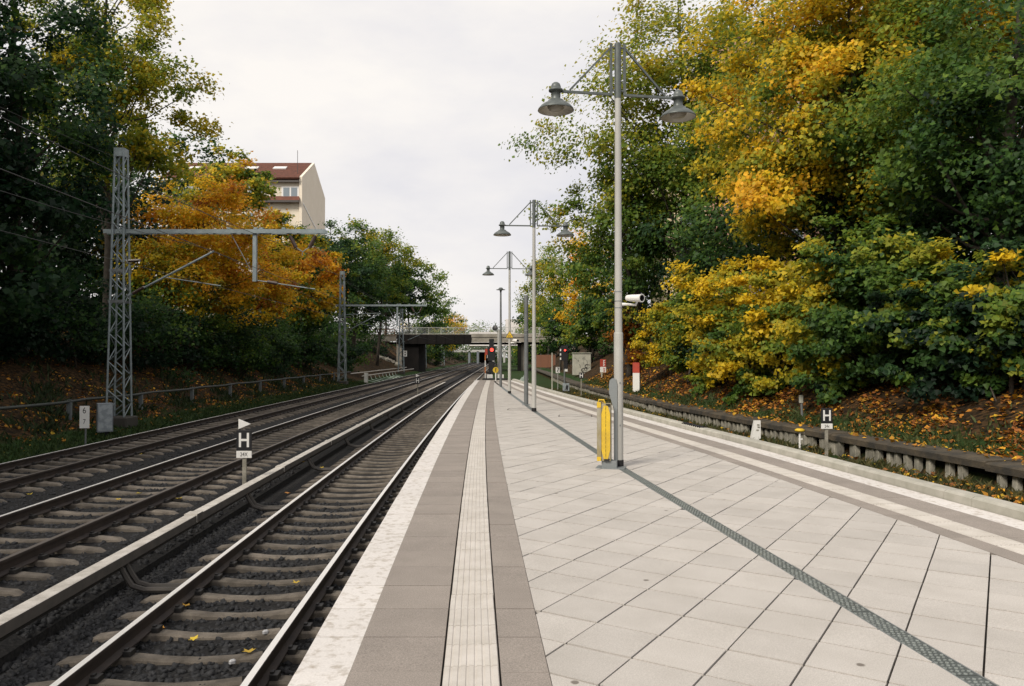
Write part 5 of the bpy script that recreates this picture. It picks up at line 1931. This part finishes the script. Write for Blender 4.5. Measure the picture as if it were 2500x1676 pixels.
# ---- bank above the lattice masts
for i, (px, v, Y, rx, rz, n, t0, tv, gr, lab, fine, cl, inn) in enumerate((
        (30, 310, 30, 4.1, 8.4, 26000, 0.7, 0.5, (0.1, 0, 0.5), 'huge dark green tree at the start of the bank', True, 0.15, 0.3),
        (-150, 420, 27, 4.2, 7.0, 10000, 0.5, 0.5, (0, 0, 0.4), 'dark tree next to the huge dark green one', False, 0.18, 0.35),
        (262, 205, 38, 4.0, 7.0, 40000, 3.6, 0.35, (0.35, 0, 0.4), 'tall olive and yellow tree with open branches above the mast', True, 0.15, 0.25),
        (500, 620, 47, 4.4, 4.3, 30000, 5.4, 0.8, (0.4, 0, 0.6), 'bright orange maple behind the lattice mast', True, 0.19, 0.4),
        (625, 705, 52, 3.2, 3.0, 15000, 5.5, 1.1, (0.2, 0, 1.0), 'orange and olive maple lower down beside the bright orange one', True, 0.2, 0.4),
        (400, 700, 43, 3.0, 2.6, 9000, 4.0, 1.2, (0.4, 0, 1.0), 'amber and green maple directly behind the mast', True, 0.22, 0.4),
        (560, 455, 62, 3.3, 2.7, 8000, 3.9, 0.7, (0, 0, 0.5), 'sparse yellow green tree in front of the red tiled roof', False, 0.2, 0.3),
        (675, 590, 60, 2.3, 2.2, 6000, 4.3, 0.9, (0, 0, 0.4), 'brown olive tree below the house gable', False, 0.22, 0.4),
        (735, 630, 74, 3.0, 3.0, 7000, 3.2, 1.2, (0, 0, 0.4), 'mixed brown green tree under the house gable', False, 0.22, 0.4),
        (800, 690, 69, 3.0, 3.4, 11000, 5.7, 0.7, (0.4, 0, 0.8), 'small orange maple behind the second mast', False, 0.22, 0.4),
        (715, 745, 66, 2.8, 2.6, 6000, 3.8, 1.5, (0, 0, 0.8), 'green and orange tree between the two masts', False, 0.24, 0.4),
        (810, 650, 90, 5.2, 5.2, 13000, 1.4, 0.6, (0, 0, 0.6), 'dark green tree above the second mast cross arm', False, 0.2, 0.4),
        (870, 745, 92, 3.6, 4.6, 9000, 1.6, 1.0, (0, 0, 0.6), 'dark green tree leaning over the bridge approach', False, 0.22, 0.4),
        (870, 640, 100, 4.6, 5.2, 11000, 2.6, 0.6, (0, 0, 0.5), 'rounded light green tree behind the dark green one', False, 0.2, 0.4),
        (925, 665, 106, 4.8, 5.8, 13000, 3.0, 0.6, (-0.2, 0, 0.7), 'pale green tree above the bridge approach', False, 0.2, 0.4),
        (1000, 712, 148, 6.2, 7.4, 13000, 2.2, 0.6, (0, 0, 0.6), 'green tree rising behind the bridge railing', False, 0.2, 0.4),
        (945, 690, 142, 6.0, 7.0, 9000, 1.7, 0.5, (0, 0, 0.6), 'dark green tree behind the timber guard rail', False, 0.22, 0.4),
        (1055, 770, 195, 6.0, 6.5, 5000, 2.2, 0.7, (0, 0, 0.6), 'green tree beyond the bridge on the slope', False, 0.24, 0.4),
        (1118, 800, 265, 5.0, 5.5, 4000, 5.0, 0.8, (0.4, 0, 0.3), 'rusty orange tree far beyond the bridge', False, 0.26, 0.4),
        (1045, 845, 178, 5.0, 5.0, 7000, 2.2, 1.2, (0, 0, 0.6), 'brown green tree seen under the bridge', False, 0.26, 0.4),
        (1095, 850, 225, 6.0, 6.0, 7000, 1.4, 0.8, (0, 0, 0.6), 'dark tree under the bridge along the line', False, 0.26, 0.4),
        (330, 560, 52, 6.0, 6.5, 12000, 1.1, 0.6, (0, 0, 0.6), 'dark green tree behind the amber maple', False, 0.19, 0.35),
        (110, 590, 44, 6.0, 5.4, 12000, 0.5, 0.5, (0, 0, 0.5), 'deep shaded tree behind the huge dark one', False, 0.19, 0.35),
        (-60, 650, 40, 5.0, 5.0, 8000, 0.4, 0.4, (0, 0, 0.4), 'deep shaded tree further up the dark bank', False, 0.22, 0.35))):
    x, y, z = pz(px, v, Y)
    umax = -15.0 if Y < 100 else -14.0
    x = min(x, exf(y) + umax - rx * 0.15)
    gb = gzf(x, y)
    make_tree('maple_tree' if t0 > 5.2 else 'bank_tree', lab, 'tree', (x - 0.3, y + 0.3), (x, y, max(z, gb + rz * 0.8)), (rx, rx * 0.9, rz), 110 if fine else 70, n, 0.18 if fine else 0.28 if Y < 120 else 0.42,
              t0, tv, gr, 300 + i, 0.24 if rz > 5 else 0.15, 34 if i in (0, 2) else 18, cl, fine, BL, None, 0.2, inn, 0.45)
for i, (x, y) in enumerate(((-25, 27), (-22, 19), (-27, 17), (-19.5, 10), (-24, 8), (-20, 1), (-25, -2), (-19, -8))):  # unseen trees, added to keep sun off the bank and outer tracks
    make_tree('bank_tree', 'dark tree of an unseen row added to shade the mast bank', 'tree', (x, y), (x, y, 11.0), (4.8, 4.8, 7.5), 60, 5000, 0.42, 1.0, 0.5, (0, 0, 0.4), 400 + i, 0.25, 8, 0.25, False, 'unseen trees added for shade')
# dark undergrowth at the foot of those trees
for i, (px, v, Y, r, t0, lab) in enumerate((
        (40, 800, 31, 2.6, 0.5, 'dark shrub beneath the huge dark tree'), (190, 790, 34, 2.6, 0.6, 'dark shrub uphill of the kilometre board'),
        (360, 800, 39, 2.6, 0.9, 'dark green shrub uphill behind the lattice mast'), (480, 810, 45, 2.6, 1.3, 'green shrub beneath the bright orange maple'),
        (590, 810, 50, 2.5, 1.3, 'green shrub beneath the lower orange maple'), (680, 820, 57, 2.4, 1.5, 'green shrub nearer the second mast'),
        (760, 825, 68, 2.6, 1.2, 'dark shrub behind the second mast'), (840, 830, 82, 2.8, 1.2, 'dark shrub beside the bridge slope'),
        (-60, 780, 28, 2.4, 0.4, 'dark shrub at the shaded start of the bank'), (280, 720, 42, 3.0, 0.7, 'tall dark shrub between amber maple and dark tree'),
        (640, 780, 62, 3.2, 1.6, 'leafy shrub uphill between the two masts'), (740, 770, 78, 3.6, 1.4, 'tall shrub behind the orange maple of the second mast'),
        (800, 770, 98, 4.2, 1.3, 'wide dark shrub uphill of the bridge approach'), (880, 790, 112, 3.6, 1.5, 'shrub crowding the timber guard of the bridge'),
        (560, 700, 70, 4.0, 1.4, 'broad shrub on top of the mast bank'), (960, 800, 150, 5.0, 1.6, 'broad shrub behind the bridge side span'), (1030, 810, 175, 5.0, 1.8, 'broad shrub on the slope beyond the bridge'))):
    x, y, z = pz(px, v, Y)
    x = min(x, exf(y) - 15.2)
    make_tree('undergrowth_shrub', lab, 'shrub', (x, y), (x - 0.3, y, gzf(x - 0.3, y) + r * 0.62), (r, r, r * 0.8), 50, 7000 if Y < 60 else 6000, 0.17 if Y < 60 else 0.24, t0, 0.6, (0, 0, 0.6), 340 + i, 0.05, 10, 0.26, Y < 45, 'undergrowth on the mast bank', stems=2)


# ------------------------------------------------------------------ fallen leaves and grass
def litter(name, label, n, pick, size, tlo, thi, seed, lift=0.01):
    g = np.random.default_rng(seed)
    x, y, z = pick(g, n)
    P = np.stack([x, y, z + lift + g.random(len(x)) * 0.03], 1)
    N = np.array([0, 0, 1.0]) + g.normal(size=(len(P), 3)) * 0.42
    V, Fq, k = leaves_at(g, P, size, N, False)
    c = ramp(tlo + (thi - tlo) * g.random(len(P)) ** 0.6)
    c = c * g.uniform(0.28, 0.85, len(P))[:, None] + np.array([0.045, 0.026, 0.010])
    fast_mesh(name, V, Fq, M_LITTER, np.repeat(c, k, axis=0), None, kind='stuff', label=label, category='leaves')


def pick_wall(g, n):
    y = 11 + 45 * g.random(n) ** 1.5
    w = np.abs(g.normal(size=n)) * 1.5 + 0.35
    x = xw(y) + w
    keep = g.random(n) < np.clip((w - 0.3) / 1.2, 0.18, 1) * np.clip(0.6 + 0.6 * np.sin(x * 1.9 + y * 0.7) * np.sin(y * 1.3) + 0.4 * np.sin(x * 3.7 - y * 2.3), 0.12, 1)
    return x[keep], y[keep], gz(x, y)[keep]


def pick_bed(g, n):
    y = 8 + 40 * g.random(n) ** 1.5
    x = np.array([xr(q) for q in y]) + 0.3 + g.random(n) * (xw(y) - 0.5 - np.array([xr(q) for q in y]))
    keep = (g.random(n) < np.where(y < 15, 0.9, 0.35)) & (x < xw(y) + 0.1)
    return x[keep], y[keep], gz(x, y)[keep] + 0.06


def pick_cap(g, n):
    y = 10 + 40 * g.random(n) ** 1.4
    x = xw(y) + 0.05 + g.random(n) * 0.65
    return x, y, np.full(n, 0.765)


def pick_mast(g, n):
    y = 14 + 60 * g.random(n) ** 1.3
    u = -11.3 - np.abs(g.normal(size=n)) * 3.6
    x = ex(y) + u
    keep = g.random(n) < np.clip((-11.0 - u) / 2.2, 0.1, 1) * np.clip(0.5 + 0.6 * np.sin(x * 1.7 + y * 0.6) * np.sin(y * 1.1) + 0.4 * np.sin(x * 3.3 - y * 2.1), 0.08, 1)
    return x[keep], y[keep], gz(x, y)[keep]


litter('fallen_leaves', 'brown and orange fallen leaves covering the bank behind the old wall', 21000, pick_wall, 0.12, 5.4, 8.6, 501)
litter('fallen_leaves', 'fallen leaves among weeds in the disused bed', 4500, pick_bed, 0.12, 4.6, 8.4, 502, 0.03)
litter('fallen_leaves', 'fallen leaves lying on the dark coping of the old wall', 500, pick_cap, 0.11, 4.8, 7.6, 503)
litter('fallen_leaves', 'fallen leaves scattered below the lattice masts', 15000, pick_mast, 0.13, 5.0, 8.4, 504)


def grass(name, label, n, pick, h, seed, c0, c1):
    g = np.random.default_rng(seed)
    x, y, z = pick(g, n)
    n = len(x)
    a = g.uniform(0, 6.28, n)
    hh = h * g.uniform(0.5, 1.3, n)
    wd = 0.012 + 0.0006 * y
    dx, dy = np.cos(a), np.sin(a)
    lean = g.normal(size=(n, 2)) * 0.45 * hh[:, None]
    B = np.stack([x, y, z - 0.02], 1)
    s = np.stack([dx, dy, np.zeros(n)], 1) * wd[:, None]
    mid = B + np.stack([lean[:, 0] * .35, lean[:, 1] * .35, hh * .6], 1)
    tip = B + np.stack([lean[:, 0], lean[:, 1], hh], 1)
    V = np.stack([B - s, B + s, mid + s * 0.8, tip, mid - s * 0.8], 1)
    Fq = (np.arange(n) * 5)[:, None] + np.array([0, 1, 2, 4])
    Ft = (np.arange(n) * 5)[:, None] + np.array([4, 2, 3, 3])
    V2 = np.stack([B - s, B + s, mid + s * 0.7, tip], 1)
    Fq = (np.arange(n) * 4)[:, None] + np.array([0, 1, 2, 3])
    q = g.random(n)[:, None]
    c = np.array(c0) * (1 - q) + np.array(c1) * q
    fast_mesh(name, V2.reshape(-1, 3), Fq, M_GRASS, np.repeat(c, 4, axis=0), None, kind='stuff', label=label, category='grass')


def g_wall(g, n):
    y = 10 + 45 * g.random(n) ** 1.4
    w = 0.45 + np.abs(g.normal(size=n)) * 0.55
    x = xw(y) + w
    k = np.sin(x * 2.1 + y * 0.8) + np.sin(y * 1.7) > -0.9
    return x[k], y[k], gz(x, y)[k]


def g_bed(g, n):
    y = 7 + 48 * g.random(n) ** 1.5
    xa = np.array([xr(q) for q in y]) + 0.28
    x = xa + g.random(n) * np.maximum(xw(y) - 0.02 - xa, 0.1)
    k = np.sin(x * 2.3 + y * 1.1) + np.sin(y * 2.1 - x) + g.normal(size=n) * 0.6 > -0.7
    return x[k], y[k], np.full(n, 0.25)[k]


def g_mast(g, n):
    y = 12 + 62 * g.random(n) ** 1.3
    u = -11.3 + g.normal(size=n) * 0.55
    x = ex(y) + u
    return x, y, gz(x, y)


grass('grass', 'green grass strip growing along the top of the old wall', 9000, g_wall, 0.15, 601, (0.022, 0.045, 0.012), (0.085, 0.105, 0.03))
grass('weeds', 'rough grass and weeds overgrowing the disused bed', 34000, g_bed, 0.19, 602, (0.025, 0.045, 0.012), (0.13, 0.11, 0.04))
grass('grass', 'grass verge between the outermost track and the pipe', 14000, g_mast, 0.14, 603, (0.014, 0.036, 0.010), (0.055, 0.085, 0.022))

def g_bank(g, n):
    y = 14 + 60 * g.random(n) ** 1.3
    u = -12.2 - np.abs(g.normal(size=n)) * 2.6
    x = ex(y) + u
    k = np.sin(x * 1.9 + y * 1.2) + np.sin(y * 2.3 - x * 1.1) + g.normal(size=n) * 0.5 > 0.3
    return x[k], y[k], gz(x, y)[k]


grass('weeds', 'dark weeds and brambles dotted over the mast bank', 16000, g_bank, 0.30, 604, (0.010, 0.026, 0.010), (0.05, 0.07, 0.025))

# single fallen leaves on the ballast
for i, (px, v, t0) in enumerate(((457, 1481, 6.2), (611, 1593, 5.4), (91, 1524, 6.0), (478, 1563, 5.0), (726, 1425, 5.2), (19, 1457, 4.8), (76, 1210, 4.9),
                                 (292, 1222, 5.2), (343, 1207, 4.9), (440, 1220, 5.0), (192, 1107, 5.0), (443, 1206, 5.6), (740, 1130, 5.6), (787, 1144, 5.2), (704, 1207, 7.2), (396, 1536, 6.8), (344, 1112, 5.2))):
    zz = -0.19 if v > 1230 else 0.08
    Y = 1880 * (2.6 - zz) / (v - 871)
    X = (px - 1250) / 1880 * Y
    g = np.random.default_rng(700 + i)
    pts = []
    fl_ = 0.72
    for k in range(10):
        a = 2 * math.pi * k / 10
        r = fl_ * (0.085 if k % 2 == 0 else 0.045) * g.uniform(0.8, 1.2)
        pts.append((r * math.cos(a), r * math.sin(a), 0.012 + abs(r) * g.uniform(0.1, 0.5)))
    V = np.array([(0, 0, 0.008)] + pts)
    Fq = np.array([(0, 1 + k, 1 + (k + 1) % 10) for k in range(10)])
    c = ramp(np.full(11, t0)) * g.uniform(0.55, 0.95) + 0.04
    fast_mesh('fallen_leaf', V, Fq, M_LITTER, c, None, (X, Y, zz + 0.01), label='single yellow maple leaf lying on the dark ballast', category='leaf', group='single leaves on the ballast')
# scraps of litter
for px, v, lab in ((652, 1543, 'white paper scrap beside the polished rail'), (572, 1615, 'crushed pale cup between the sleepers')):
    Y = 1880 * 2.79 / (v - 871)
    o = MB(M_TRASH).bev((0, 0, 0.02), (0.06, 0.04, 0.035), 0.012).build('litter_scrap', loc=((px - 1250) / 1880 * Y, Y, -0.19), rz=0.6)
    o['label'] = lab
    o['category'] = 'litter'
